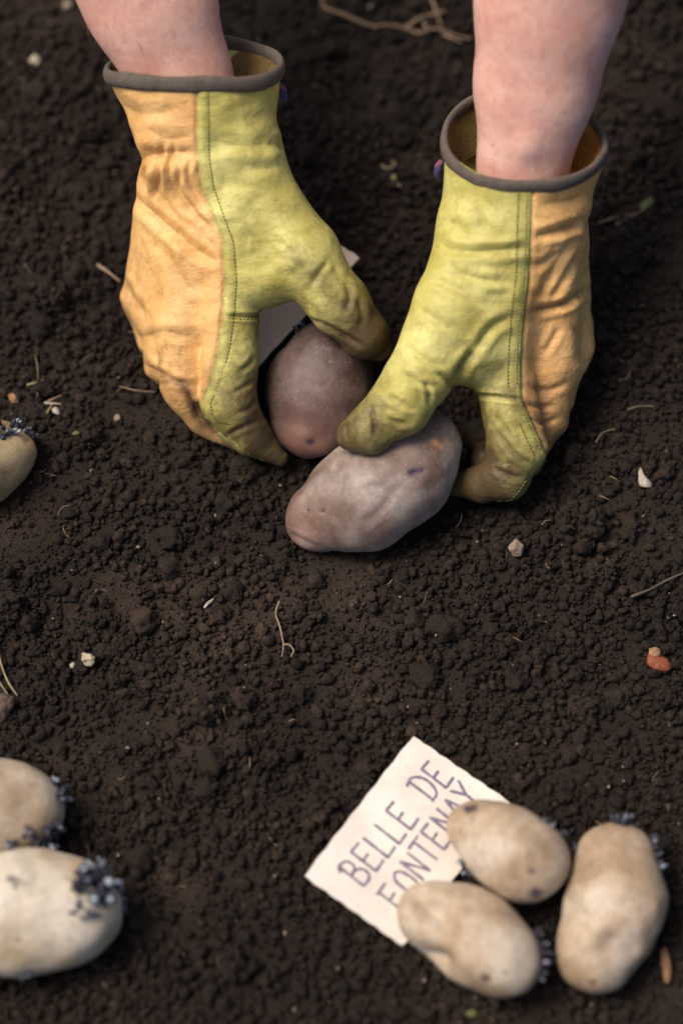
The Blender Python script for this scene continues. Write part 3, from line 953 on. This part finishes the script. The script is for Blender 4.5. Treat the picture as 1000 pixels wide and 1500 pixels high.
V, F, N, XY, fr = forearm([(298, 205, 72, 58), (285, 165, 78, 66), (263, 108, 88, 77), (220, 0, 118, 98), (130, -210, 185, 118), (40, -420, 260, 128)], None, 3)
arm_hair(mesh_obj('forearm', V, F, M_SKIN, person), V, N, XY, Q(40, -420, 260)-Q(266, 110, 88), 5)
V, F, N, XY, fr = forearm([(755, 285, 92, 56), (764, 245, 108, 69), (784, 125, 148, 91), (804, 0, 192, 111), (842, -230, 290, 134), (872, -420, 370, 142)], None, 5)
g = np.exp(-((XY[:, 0]-770)**2+(XY[:, 1]-215)**2)/(26*26))*fr
d1, t1 = polydist(XY, smooth_path([(745, 200), (752, 235), (762, 265)], 4))
V = V+N*((0.0036*g-0.0012*np.exp(-(d1/7)**2)*fr))[:, None]
arm_hair(mesh_obj('forearm', V, F, M_SKIN, person), V, N, XY, Q(872, -420, 370)-Q(764, 245, 108), 6)

def glove(label, cfg, seed):
    prims = []
    for grp in cfg['chains']:
        prims.append(([(Q(x, y, d), r*RS(d)) for x, y, d, r in grp[1:]], grp[0]*S))
    cc = Q(*cfg['cuff']['c']); wc = Q(*cfg['cuff']['wrist'])
    tl = math.radians(cfg['cuff']['tilt']); rl = cfg['cuff'].get('roll', 0)
    n = UPI*math.cos(tl)-FWD*math.sin(tl); n = n+RGT*rl; n /= np.linalg.norm(n)
    e1 = RGT - n*(RGT @ n); e1 /= np.linalg.norm(e1); e2 = np.cross(n, e1)
    if e2 @ FWD > 0: e2 = -e2
    ca, cb = cfg['cuff']['a']*RS(cfg['cuff']['c'][2]), cfg['cuff']['b']*RS(cfg['cuff']['c'][2])
    wa, wb = cfg['cuff']['wa']*S, cfg['cuff']['wb']*S
    # cuff: an elliptical tube from the wrist to a little beyond the rim plane
    axl = cc-wc; L = np.linalg.norm(axl); axu = axl/L
    def f_cuff(p):
        t = ((p-wc) @ axu)/L
        tt = np.clip(t, 0, 1.25)
        q = p - wc - tt[:, None]*axl
        s = tt*tt*(3-2*np.minimum(tt, 1.25)) if False else tt
        a = wa+(ca-wa)*s; b = wb+(cb-wb)*s
        ff = e2 - axu*(e2 @ axu); ff /= np.linalg.norm(ff)
        gg = np.cross(axu, ff)
        x = q @ gg; y = q @ ff; z = q @ axu
        k = np.sqrt((x/a)**2+(y/b)**2+(z/b)**2)
        return (k-1)*np.minimum(a, b)
    def f(p):
        d = f_cuff(p)
        for pts, k in prims:
            d = smin(d, chain(p, pts, 0.004), k)
        return d - 0.0011*noise3(p*42+seed, seed) - 0.0006*noise3(p*85+seed*3, seed+2)
    allp = np.array([c for pts, k in prims for c, r in pts]+[cc, wc])
    rm = 0.034
    lo, hi = allp.min(0)-rm, allp.max(0)+rm+np.array([0.02, 0.02, 0.03])
    V, F = surface_nets(f, lo, hi, 0.00108)
    V = relax(V, F, 0.3)
    N = normals(V, F); XY = pix(V)
    fr = np.clip(-(N @ FWD)*2.5+0.35, 0, 1)
    seam = np.array(cfg['seam'], float); sgn = cfg['sgn']      # sgn +1: green lies to the right of the seam
    def seam_s(XY): return sgn*(XY[:, 0]-np.interp(XY[:, 1], seam[:, 1], seam[:, 0]))
    s = seam_s(XY)
    disp = np.zeros(len(V))
    disp += fr*(-0.0011*np.exp(-(s/3.2)**2))
    welt = cfg['welt']
    disp += fr*0.0006*(1/(1+np.exp(-(s-3)/1.5)))*(1/(1+np.exp((s-welt)/1.5)))
    disp -= fr*0.0005*np.exp(-((s-welt)/2.5)**2)
    crease_shade = np.zeros(len(V))  # shade painted into the leather colour along each crease, to deepen the folds
    for path, wd, dep in cfg['creases']:
        d, t = polydist(XY, smooth_path(path, 6)); tp = np.clip(np.minimum(t, 1-t)*4+0.15, 0, 1)
        wd = wd*0.9
        disp += dep*1.3*fr*tp*(-np.exp(-(d/wd)**1.15)+0.55*np.exp(-((d-2.0*wd)/(wd*1.1))**2))
        crease_shade = np.maximum(crease_shade, (0.05+45*dep)*tp*np.exp(-(d/(wd*0.8))**2)*fr)
    # soft puckers running across the leather
    pk = noise3(np.stack([XY[:, 0]/26+seed, XY[:, 1]/15, V[:, 2]*10], 1), seed+40)
    disp += 0.00085*fr*pk*np.clip(noise3(V*30+9, seed+41)*1.6+0.4, 0, 1)
    V = V+N*disp[:, None]
    dirt_shade = np.zeros(len(V))
    for x, y, d, rad, am in cfg['dirt_shade']:
        q = Q(x, y, d); dirt_shade = np.maximum(dirt_shade, am*np.exp(-((V-q)**2).sum(1)/(1.6*rad*S)**2))
    dirt_shade = dirt_shade+0.16*np.exp(-(s/5.5)**2)*fr+crease_shade  # stains and seam line, plus the painted crease shade, share this mask
    for path, wd, am in cfg.get('grime', []):
        d, t = polydist(XY, path); dirt_shade = dirt_shade+am*fr*np.exp(-(d/wd)**2)
    # keep everything below the rim plane
    X = np.hstack([V, dirt_shade[:, None]])
    T = tri(F)
    X, T, rim_s = clip(X, T, -((V-cc) @ n))
    rim = X[np.abs(rim_s) < 1e-12][:, :3]
    s = seam_s(pix(X[:, :3]))
    Xg, Tg, _ = clip(X, T, s, 1)
    Xo, To, _ = clip(X, T, s, -1)
    gl = mesh_obj('glove', Xg[:, :3], Tg, M_GREEN, person, attrs={'dirt_shade': Xg[:, 3]})
    gl['label'] = label
    o = mesh_obj('back_panel', Xo[:, :3], To, M_ORANGE, gl, attrs={'dirt_shade': Xo[:, 3]})
    o['label'] = 'tan leather panel over the back of the hand'
    # rim binding
    an = np.arctan2((rim-cc) @ e2, (rim-cc) @ e1)
    rr = np.hypot((rim-cc) @ e2, (rim-cc) @ e1)
    od = np.argsort(an); an, rr = an[od], rr[od]
    A = np.linspace(-math.pi, math.pi, 140, endpoint=False)
    R = np.interp(A, np.concatenate([an-2*math.pi, an, an+2*math.pi]), np.concatenate([rr, rr, rr]))
    R = np.convolve(np.concatenate([R[-4:], R, R[:4]]), np.ones(9)/9, 'valid')
    wob = 0.0020*np.sin(A*2+seed)+0.0005*np.sin(A*5+seed*2)
    loop = cc+np.outer(R*np.cos(A), e1)+np.outer(R*np.sin(A), e2)+np.outer(wob, n)
    bV, bF = tube(loop-n*0.0026, 0.0024*(1+0.06*np.sin(A*7+seed)), 12, closed=True, flat=1.95, up=n)
    mesh_obj('cuff_binding', bV, bF, M_BIND, gl)
    # lining
    rows = 9; lin = []
    for k in range(rows):
        t = k/(rows-1)
        sh = 0.965-0.15*t
        lin.append(cc-n*0.003-axu*(t*cfg['cuff']['deep']*S)+np.outer(R*np.cos(A)*sh, e1)+np.outer(R*np.sin(A)*sh, e2))
    lV = np.concatenate(lin); m = len(A); lF = []
    for k in range(rows-1):
        for j in range(m):
            lF.append([k*m+j, (k+1)*m+j, (k+1)*m+(j+1) % m, k*m+(j+1) % m])
    lF = tri(np.array(lF))
    mid = sgn*((lV-cc) @ e1) > -0.012
    fm = mid[lF[:, 0]]
    for fl, mt in ((fm, M_LINING), (~fm, M_LINING2)):
        lo_ = mesh_obj('cuff_lining', lV, lF[fl], mt, gl)
    # stitching: short threads along the seams
    Nn = normals(X[:, :3], T); XYn = pix(X[:, :3]); front = (Nn @ FWD) < -0.05
    Vf, Nf, Xf = X[front][:, :3], Nn[front], XYn[front]
    parts = []
    def stitch_line(path, pitch=5.4):
        path = np.asarray(path, float)
        sl = np.concatenate([[0], np.cumsum(np.linalg.norm(np.diff(path, axis=0), axis=1))])
        for q in np.arange(2, sl[-1]-2, pitch):
            ends = []
            for u in (q, q+pitch*0.62):
                x = np.interp(u, sl, path[:, 0]); y = np.interp(u, sl, path[:, 1])
                dd = (Xf[:, 0]-x)**2+(Xf[:, 1]-y)**2
                near = np.argpartition(dd, 4)[:4]
                w = 1/(dd[near]+0.5); w /= w.sum()
                ends.append((w @ Vf[near])+Nf[near].mean(0)*0.00025)
            if np.linalg.norm(ends[1]-ends[0]) < 0.006:
                parts.append(tube(np.array([ends[0], (ends[0]+ends[1])/2, ends[1]]), [0.0003, 0.00042, 0.0003], 5))
    ys = np.arange(seam[0, 1], seam[-1, 1]-4, 4.0)
    sx = np.interp(ys, seam[:, 1], seam[:, 0])
    stitch_line(np.stack([sx+sgn*welt, ys], 1))
    if cfg.get('double'): stitch_line(np.stack([sx+sgn*(welt+cfg['double']), ys], 1))
    for path in cfg['stitches']: stitch_line(smooth_path(path, 6))
    sV, sF = join(parts)
    so = mesh_obj('stitching', sV, sF, M_THREAD, gl); so['kind'] = 'stuff'
    # woven tag on the cuff's edge
    for k, (mt, ofs) in enumerate(((M_TAG1, 0), (M_TAG2, 1))):
        x, y, d = cfg['tag']
        a = Q(x+ofs*sgn*(-0)+ofs*3*cfg['tagdir'], y+ofs*9-4, d); bq = Q(x+6*cfg['tagdir'], y+10+ofs*9, d-6)
        wv, wf = tube(smooth_path([a, (a+bq)/2+RGT*cfg['tagdir']*0.001, bq], 5), 0.0016, 8, flat=0.3)
        mesh_obj('woven_tag', wv, wf, mt, gl)
    return gl

LEFT = dict(
    chains=[
        [26, (350, 235, 72, 62), (352, 300, 66, 60), (330, 460, 40, 43)],                        # index metacarpal
        [22, (310, 240, 56, 62), (276, 462, 8, 50)],
        [20, (280, 245, 38, 60), (242, 458, -34, 46)],
        [18, (262, 255, 20, 56), (222, 430, -74, 43)],
        [22, (366, 258, 70, 55), (440, 374, 66, 53)],                                           # thumb
        [18, (440, 374, 66, 53), (496, 446, 60, 45), (534, 490, 46, 35), (556, 511, 30, 21)],
        [20, (375, 330, 62, 56), (385, 398, 54, 54)],
        [10, (335, 455, 42, 43), (338, 530, 38, 39), (335, 588, 28, 40), (368, 638, 8, 30), (410, 671, -8, 14)],   # index
        [9, (276, 462, 8, 48), (272, 565, -4, 35), (303, 608, -26, 29), (350, 640, -36, 20)],
        [9, (242, 458, -34, 43), (244, 528, -44, 33), (288, 582, -50, 27), (340, 598, -48, 19)],
        [9, (222, 430, -74, 40), (232, 492, -76, 30), (276, 536, -78, 24), (324, 552, -74, 17)],
    ],
    cuff=dict(c=(287, 93, 92), wrist=(304, 224, 72), a=127, b=100, wa=97, wb=68, tilt=27, roll=-0.03, deep=48),
    seam=[(288, 90), (288, 130), (289, 230), (296, 275), (312, 320), (325, 355), (329, 410), (326, 460), (319, 510), (306, 560), (291, 592), (296, 612), (320, 640), (345, 662), (380, 690)],
    sgn=1, welt=17,
    creases=[([(226, 225), (232, 258), (226, 296)], 5, .0013), ([(240, 210), (234, 240), (238, 280)], 4.5, .0014), ([(255, 208), (248, 250), (262, 292), (290, 326)], 5, .0017),
             ([(268, 240), (262, 272), (282, 306), (308, 338)], 5, .0016), ([(280, 232), (276, 262), (300, 305)], 4.5, .0014), ([(212, 240), (210, 262), (216, 290)], 5, .0012),
             ([(195, 286), (225, 315), (262, 346), (298, 374), (322, 382)], 8, .0019), ([(180, 398), (188, 428), (206, 452), (214, 480)], 7, .0014),
             ([(202, 530), (238, 548), (274, 566)], 5, .001), ([(274, 572), (284, 592), (294, 612)], 5, .0018), ([(230, 562), (262, 560), (288, 566)], 4, .0007),
             ([(305, 205), (350, 214), (405, 208)], 10, .0012), ([(328, 462), (360, 464), (396, 462)], 3.5, .0014), ([(350, 240), (380, 246), (412, 244)], 9, .0008),
             ([(452, 424), (470, 396), (482, 380)], 5, .0008), ([(404, 344), (418, 362), (436, 372)], 5, .0006), ([(345, 605), (362, 600), (376, 586)], 4, .0008), ([(330, 640), (350, 628), (380, 616)], 4, .0008),
             ([(350, 545), (364, 535), (374, 522)], 4, .0009), ([(340, 575), (356, 568), (372, 556)], 4, .0007), ([(430, 462), (480, 478), (540, 512)], 4, .0010), ([(505, 410), (512, 432), (508, 452)], 5, .0010), ([(522, 436), (530, 460), (526, 480)], 5, .0008),
             ([(200, 236), (232, 226), (288, 222)], 12, .0022), ([(215, 188), (245, 203), (285, 198)], 9, .0012), ([(395, 206), (412, 214), (420, 222)], 9, .0014), ([(170, 150), (210, 168), (262, 160)], 10, .0007), ([(215, 350), (250, 380), (270, 420)], 8, .0006), ([(205, 500), (236, 486), (280, 496)], 7, .0006)],
    stitches=[[(332, 466), (360, 468), (392, 466)]],
    dirt_shade=[(562, 514, 26, 66, 1.3), (522, 490, 40, 46, .75), (414, 664, 6, 46, .8), (388, 632, 34, 46, .85), (374, 585, 52, 40, .7), (350, 640, 34, 40, .5), (440, 470, 40, 40, .42), (250, 580, -10, 40, .30), (385, 475, 45, 22, .5), (206, 450, -60, 40, .3), (300, 610, 0, 22, .5), (350, 655, 10, 26, .42)],
    grime=[([(265, 562), (290, 600), (296, 618)], 9, .35), ([(205, 520), (240, 552), (268, 566)], 8, .22), ([(425, 380), (470, 410), (500, 440)], 14, .2)],
    tag=(410, 128, 92), tagdir=1)
glove('left glove: tan back, yellow-green palm, thumb and index finger, gripping the purple-brown potato', LEFT, 4)
RIGHT = dict(
    chains=[
        [26, (735, 330, 88, 74), (728, 430, 84, 62), (733, 548, 62, 44)],
        [22, (780, 335, 66, 70), (800, 535, 22, 47)],
        [20, (800, 345, 34, 58), (822, 505, -28, 45)],
        [18, (808, 355, 6, 48), (826, 475, -72, 42)],
        [22, (712, 345, 92, 66), (664, 455, 100, 58)],
        [16, (664, 455, 100, 58), (614, 548, 104, 49), (586, 592, 104, 43), (540, 630, 98, 34), (514, 638, 92, 22)],
        [20, (695, 440, 88, 55), (692, 512, 82, 54)],
        [10, (735, 545, 62, 43), (746, 600, 56, 40), (757, 654, 48, 43), (738, 694, 34, 37), (704, 709, 18, 26), (664, 713, 2, 15)],
        [9, (800, 535, 22, 46), (796, 612, 8, 34), (766, 666, -10, 30), (712, 676, -16, 22)],
        [9, (822, 505, -28, 43), (806, 580, -40, 32), (762, 628, -40, 28), (700, 636, -34, 23)],
        [9, (826, 475, -72, 40), (812, 540, -78, 30), (780, 582, -78, 24), (735, 596, -74, 18)],
    ],
    cuff=dict(c=(768, 206, 122), wrist=(750, 340, 78), a=117, b=96, wa=100, wb=74, tilt=48, roll=0.05, deep=60),
    seam=[(781, 190), (780, 285), (778, 330), (776, 400), (768, 470), (764, 530), (765, 582), (774, 604), (790, 640), (802, 668), (800, 690), (780, 720), (740, 760)],
    sgn=-1, welt=8, double=13,
    creases=[([(645, 356), (662, 366), (720, 368), (774, 363)], 7, .0019), ([(657, 396), (696, 407), (752, 416)], 6, .0012), ([(628, 407), (675, 428), (710, 452)], 6, .0010), ([(612, 450), (632, 466), (656, 484)], 6, .0008),
             ([(694, 516), (720, 480), (752, 464)], 7, .0015), ([(668, 552), (682, 530), (696, 512)], 7, .0020), ([(780, 455), (825, 446), (856, 424)], 6, .0022), ([(784, 347), (816, 338), (858, 324)], 7, .0026),
             ([(784, 440), (806, 400), (838, 352)], 6, .0012), ([(806, 440), (828, 405), (850, 366)], 5, .0008), ([(783, 388), (800, 384), (818, 366)], 6, .0014), ([(826, 438), (848, 415), (858, 392)], 6, .0007), ([(796, 518), (808, 500), (818, 480)], 5, .0010),
             ([(790, 300), (830, 296), (866, 280)], 9, .0010), ([(690, 578), (730, 582), (768, 586)], 3.5, .0014), ([(730, 632), (750, 662), (782, 684)], 4.5, .0012), ([(722, 686), (745, 696), (766, 702)], 4.5, .0010), ([(724, 608), (740, 628), (748, 645)], 4, .0008),
             ([(770, 590), (790, 596), (812, 594)], 4, .0012), ([(776, 612), (796, 620), (818, 612)], 4, .0009), ([(772, 566), (800, 572), (832, 562)], 5, .0008), ([(543, 598), (548, 615), (550, 636)], 4, .0010), ([(622, 560), (628, 575), (630, 592)], 4, .0014), ([(640, 545), (655, 556), (664, 572)], 5, .0014),
             ([(565, 578), (585, 590), (610, 600)], 5, .0010), ([(590, 545), (612, 560), (640, 566)], 5, .0009), ([(600, 510), (622, 528), (650, 536)], 5, .0009), ([(560, 610), (580, 618), (600, 622)], 4, .0008), ([(690, 300), (700, 320), (708, 340)], 8, .0008), ([(655, 318), (672, 335), (690, 350)], 8, .0008), ([(835, 470), (850, 500), (848, 540)], 8, .0008)],
    stitches=[[(700, 573), (735, 577), (764, 580)]],
    dirt_shade=[(510, 642, 92, 50, .80), (540, 600, 104, 36, .50), (565, 645, 90, 40, .62), (600, 630, 92, 34, .42), (660, 713, 14, 72, 1.3), (706, 690, 44, 50, .9), (705, 636, -34, 66, 1.5), (715, 676, -16, 46, 1.4), (700, 600, 40, 28, .5), (680, 560, 60, 36, .35), (800, 660, 20, 36, .35), (740, 585, 60, 30, .3), (735, 722, 50, 40, .55), (768, 706, 60, 30, .35)],
    grime=[([(775, 455), (825, 446), (858, 422)], 6, .25), ([(545, 596), (550, 640)], 7, .15), ([(740, 574), (768, 590)], 9, .3), ([(668, 552), (690, 524)], 12, .25)],
    tag=(646, 240, 120), tagdir=-1)
glove('right glove: yellow-green thumb side, tan back, pressing the large grey potato', RIGHT, 6)

# ------------------------------------------------------------------ small things lying on the soil
def strand(name, label, cat, paths, rad_px, material, group=None, lift=1.0):
    parts = []
    for path in paths:
        sp = smooth_path(path, 6)
        r = rad_px*S*0.8
        pts = []
        for x, y in sp:
            g0 = P(x, y)
            z = max(soil_z(g0+np.array([i, j, 0])*0.0013) for i in (-1, 0, 1) for j in (-1, 0, 1))+r*lift+0.0006
            pts.append(P(x, y, z))
        zz = np.array(pts)[:, 2]
        for _ in range(3): zz = np.maximum(zz, np.convolve(np.pad(zz, 2, 'edge'), np.ones(5)/5, 'valid'))
        zz = np.convolve(np.pad(zz, 1, 'edge'), np.ones(3)/3, 'valid')
        pts = np.array([P(x, y, z) for (x, y), z in zip(sp, zz)])
        n = len(pts)
        rr = r*(0.75+0.35*np.abs(np.sin(np.linspace(0, 5, n)+len(path))))*np.linspace(1.1, 0.7, n)
        parts.append(tube(pts, rr, 7))
    V, F = join(parts)
    o = mesh_obj(name, V, F, material); tag(o, label, cat, group); recenter_tree(o)
    return o
strand('root', 'long branching pale root on the soil between the two forearms', 'root',
       [[(472, -4), (474, 10), (500, 20), (545, 38), (565, 36), (593, 41), (612, 48), (632, 42), (648, 44), (668, 52), (690, 57)], [(593, 41), (615, 26), (635, 20), (652, 16)], [(631, -4), (640, 20), (646, 42)], [(620, 32), (624, 42)], [(648, 50), (662, 56), (676, 62)]], 2.3, M_ROOT)
strand('root', 'short forked pale root on bare soil below the big grey potato', 'root', [[(409, 881), (404, 899), (410, 918), (415, 944), (413, 962)], [(415, 944), (424, 945), (430, 953), (426, 962)]], 2.0, M_ROOTP)
strand('twig', 'straight pale twig end poking out left of the left glove', 'twig', [[(143, 388), (158, 398), (176, 412)]], 3.2, M_ROOT)
strand('twig', 'dark thin twig on the soil near the right edge', 'twig', [[(924, 874), (950, 864), (976, 850), (1004, 838)]], 2.6, M_TWIG)
strand('straw', 'bent dry straw curving in from the left edge below the round clod', 'straw', [[(-6, 940), (2, 972), (12, 998), (26, 1019)]], 2.3, M_STRAW)
strand('straw', 'thinner dry straw beside the bent one at the left edge', 'straw', [[(-6, 990), (4, 1006), (14, 1020)]], 1.7, M_STRAW)
strand('root_fibre', 'fine pale root fibre right of the right glove', 'root', [[(872, 648), (882, 634), (900, 628)], [(918, 600), (935, 595), (956, 595)]], 1.1, M_ROOTP)
strand('root_fibre', 'hair-thin root standing above the straw bits at left', 'root', [[(52, 520), (56, 545), (55, 582)]], 0.9, M_ROOTP)
strand('root_fibre', 'tiny curled fibre on the shaded soil under the right index finger', 'root', [[(676, 752), (674, 764), (668, 772)]], 1.0, M_ROOTP)
strand('straw', 'flat straw splinter left of the small straw heap', 'straw', [[(40, 564), (64, 557)]], 1.8, M_STRAW)
strand('straw', 'pale straw piece on top of the small heap beside the olive potato', 'straw', [[(66, 590), (90, 592)]], 2.2, M_SHELL)
strand('straw', 'reddish straw piece slanting over the small heap', 'straw', [[(70, 588), (90, 579)]], 1.8, M_LEAF)
strand('straw', 'short straw crossing the foot of the small heap', 'straw', [[(69, 605), (77, 592)]], 1.6, M_STRAW)
strand('root_fibre', 'long fine dark fibre beside the green leaf at right', 'root', [[(874, 328), (900, 318), (930, 312)], [(900, 330), (925, 316), (945, 306)]], 1.3, M_ROOT)
strand('root_fibre', 'faint brown fibre on soil left of the left glove', 'root', [[(176, 566), (200, 572), (228, 574)]], 1.2, M_ROOT)
strand('root_fibre', 'small pale fibre beside the white flake at right', 'root', [[(892, 697), (902, 702), (906, 706)], [(878, 726), (892, 732)]], 0.9, M_ROOTP)

def pebble(name, label, cat, px, py, r_px, scale, material, seed, sub=3, amp=0.22, lift=0.5, facet=False):
    V0, F0 = ICO[sub]
    V = V0.copy()
    if facet:
        r3 = np.random.default_rng(seed)
        for _ in range(7):
            d = r3.normal(size=3); d /= np.linalg.norm(d)
            h = V @ d; c = r3.uniform(0.55, 0.8)
            V = V-np.outer(np.maximum(h-c, 0), d)
    V = V*(1+amp*fbm(V0*1.7+seed*3.3, seed, 3))[:, None]
    r = r_px*PR(px, py)
    z = soil_z(P(px, py))+r*lift*min(scale[2], 1)
    an = seed*1.3
    c, s_ = math.cos(an), math.sin(an)
    V = V*np.array(scale)*r
    V = V @ np.array([[c, s_, 0], [-s_, c, 0], [0, 0, 1]])
    V = V @ np.array([[1, 0, 0], [0, .92, .39], [0, -.39, .92]]) + P(px, py, z)
    o = mesh_obj(name, V, F0, material); tag(o, label, cat); recenter_tree(o)
    return o
pebble('stone', 'small cream stone on the soil above the left potatoes', 'stone', 128, 964, 11, (1.1, .9, .8), M_STONE_W, 2, facet=True)
pebble('stone', 'tiny white grain just left of the cream stone', 'stone', 107, 975, 5, (.9, 1, .8), M_SHELL, 5)
pebble('stone', 'angular beige stone on the soil below the right glove', 'stone', 754, 804, 14, (.85, 1.1, .8), M_STONE_B, 12, facet=True, amp=.12)
pebble('stone', 'pale blurred stone at the top left of the bed', 'stone', 52, 90, 9, (1, .9, .8), M_STONE_W, 6)
pebble('stone', 'small tan stone at the very top left', 'stone', 100, 8, 7, (1, .9, .8), M_STONE_B, 8)
pebble('stone', 'pinkish grain beside the olive potato', 'stone', 20, 584, 7, (1.2, .8, .7), M_LEAF, 9)
pebble('stone', 'round beige grain between the olive potato and the left glove', 'stone', 172, 612, 5, (1, 1, .9), M_STONE_B, 10)
pebble('stone', 'dark brown pebble under the straws at the left edge', 'stone', 4, 1038, 18, (1.3, .8, .8), M_TWIG, 13)
def flake(name, label, cat, outline, thick, curl, material, material2=None):
    """a curved thin chip: outline in photo pixels, with real thickness"""
    curl, thick = curl*0.45, thick*0.6
    oc = np.array(outline, float); c = oc.mean(0)
    path = smooth_path(np.vstack([oc, oc[:1]]), 5)[:-1]
    z0 = max(soil_z(P(*c)+np.array([i, j, 0])*0.002) for i in (-1, 0, 1) for j in (-1, 0, 1))+0.0004
    n = len(path); rings = [1.0, 0.66, 0.33]
    ctr = P(c[0], c[1], z0)
    V = []; m = 0
    for side in (1, -1):
        for q in rings:
            for x, y in path:
                p = P(c[0]+(x-c[0])*q, c[1]+(y-c[1])*q, z0)
                dz = curl*(1-(q*q))+0.0005*math.sin(x*0.4)*q
                V.append(p+np.array([0, 0, dz+side*thick/2*(1-0.6*(q == 1.0))]))
        V.append(ctr+np.array([0, 0, curl+side*thick/2]))
    V = np.array(V); k = len(rings)*n+1; F = []
    for sgn_, o_ in ((1, 0), (-1, k)):
        for r in range(len(rings)-1):
            for j in range(n):
                a, b = o_+r*n+j, o_+r*n+(j+1) % n; d_, e_ = o_+(r+1)*n+j, o_+(r+1)*n+(j+1) % n
                t = [[a, b, e_], [a, e_, d_]]
                F += t if sgn_ == 1 else [q[::-1] for q in t]
        for j in range(n):
            a, b = o_+(len(rings)-1)*n+j, o_+(len(rings)-1)*n+(j+1) % n
            q = [a, b, o_+k-1]; F.append(q if sgn_ == 1 else q[::-1])
    for j in range(n):
        a, b = j, (j+1) % n
        F += [[b, a, k+a], [b, k+a, k+b]]
    o = mesh_obj(name, V, np.array(F), material); tag(o, label, cat); recenter_tree(o)
    return o
flake('pot_shard', 'orange terracotta chip on the soil at right', 'shard', [(948, 958), (958, 962), (972, 962), (983, 976), (976, 983), (958, 980), (947, 972)], 0.0022, 0.0028, M_TERRA)
flake('shell_fragment', 'beige chip leaning on the orange terracotta shard', 'shell', [(950, 950), (958, 948), (966, 952), (966, 960), (957, 963), (950, 960)], 0.0018, 0.0014, M_LEAF)
flake('shell_fragment', 'white shell flake right of the right glove', 'shell', [(934, 692), (938, 684), (944, 698), (954, 708), (950, 714), (936, 710)], 0.0012, 0.0016, M_SHELL)
strand('leaf_fragment', 'curled cream plant scrap on soil between the gloves', 'leaf', [[(558, 242), (566, 246), (575, 244), (578, 238), (573, 236)]], 2.0, M_STRAW)
flake('leaf_fragment', 'pointed yellowish plant scrap below the curled one between the gloves', 'leaf', [(570, 256), (579, 255), (580, 264), (587, 273), (580, 273), (575, 265)], 0.0005, 0.0007, M_STRAW)
flake('leaf_fragment', 'small green leaf on the dark soil at the upper right', 'leaf', [(936, 300), (944, 293), (954, 289), (957, 296), (950, 304), (940, 307)], 0.0008, 0.0016, M_GREENLEAF)
flake('leaf_fragment', 'dry tan leaf scrap right of the upright beige potato', 'leaf', [(966, 1392), (974, 1388), (982, 1412), (982, 1434), (974, 1440), (968, 1418)], 0.001, 0.003, M_LEAF)
flake('leaf_fragment', 'white sliver on open soil left of the forked root', 'leaf', [(298, 889), (304, 882), (312, 876), (313, 879), (306, 886), (300, 891)], 0.0008, 0.001, M_SHELL)
flake('leaf_fragment', 'bright scrap in the small straw heap beside the olive potato', 'leaf', [(76, 598), (84, 597), (88, 604), (86, 608), (78, 604)], 0.001, 0.0016, M_SHELL)
flake('leaf_fragment', 'yellow-green speck of leaf right of the olive potato', 'leaf', [(105, 634), (112, 631), (118, 634), (114, 637), (107, 637)], 0.0008, 0.001, M_GREENLEAF)
flake('leaf_fragment', 'greenish scrap near the bottom edge below the tan potatoes', 'leaf', [(680, 1484), (690, 1478), (700, 1484), (696, 1490), (684, 1491)], 0.001, 0.0016, M_GREENLEAF)


# ------------------------------------------------------------------ litter too fine to count
r5 = np.random.default_rng(77)
parts = []
for _ in range(90):
    px, py = r5.uniform(-20, 1020), r5.uniform(-20, 1520)
    if inside(np.array([[px, py]]), CARD1, 0.1)[0] or inside(np.array([[px, py]]), CARD2, 0.2)[0]: continue
    an = r5.uniform(0, 6.28); L = r5.uniform(8, 26); bend = r5.uniform(-0.9, 0.9)
    pts = []
    for t in np.linspace(0, 1, 7):
        a_ = an+bend*t
        q = P(px+L*t*math.cos(a_), py+L*t*math.sin(a_))
        pts.append(np.array([q[0], q[1], soil_z(q)+0.0007*math.sin(t*3.1)-0.0002]))
    parts.append(tube(np.array(pts), r5.uniform(0.00012, 0.00032), 5))
V, F = join(parts)
o = mesh_obj('fine_roots', V, F, M_ROOT)
tag(o, 'hair-fine root fibres scattered through the loose soil', 'roots', kind='stuff')
parts = []
for _ in range(130):
    px, py = r5.uniform(-20, 1020), r5.uniform(-20, 1520)
    if inside(np.array([[px, py]]), CARD1, 0.1)[0] or inside(np.array([[px, py]]), CARD2, 0.2)[0]: continue
    q = P(px, py); r = r5.uniform(0.0004, 0.0011)
    V0, F0 = ICO[1]
    V = V0*r*r5.uniform(0.6, 1.3, 3)*(1+0.2*noise3(V0*2+px, 4))[:, None]+np.array([q[0], q[1], soil_z(q)+r*0.4])
    parts.append((V, F0))
V, F = join(parts)
o = mesh_obj('grit', V, F, M_STONE_B)
tag(o, 'tiny pale grains of grit sprinkled through the loose soil', 'grit', kind='stuff')
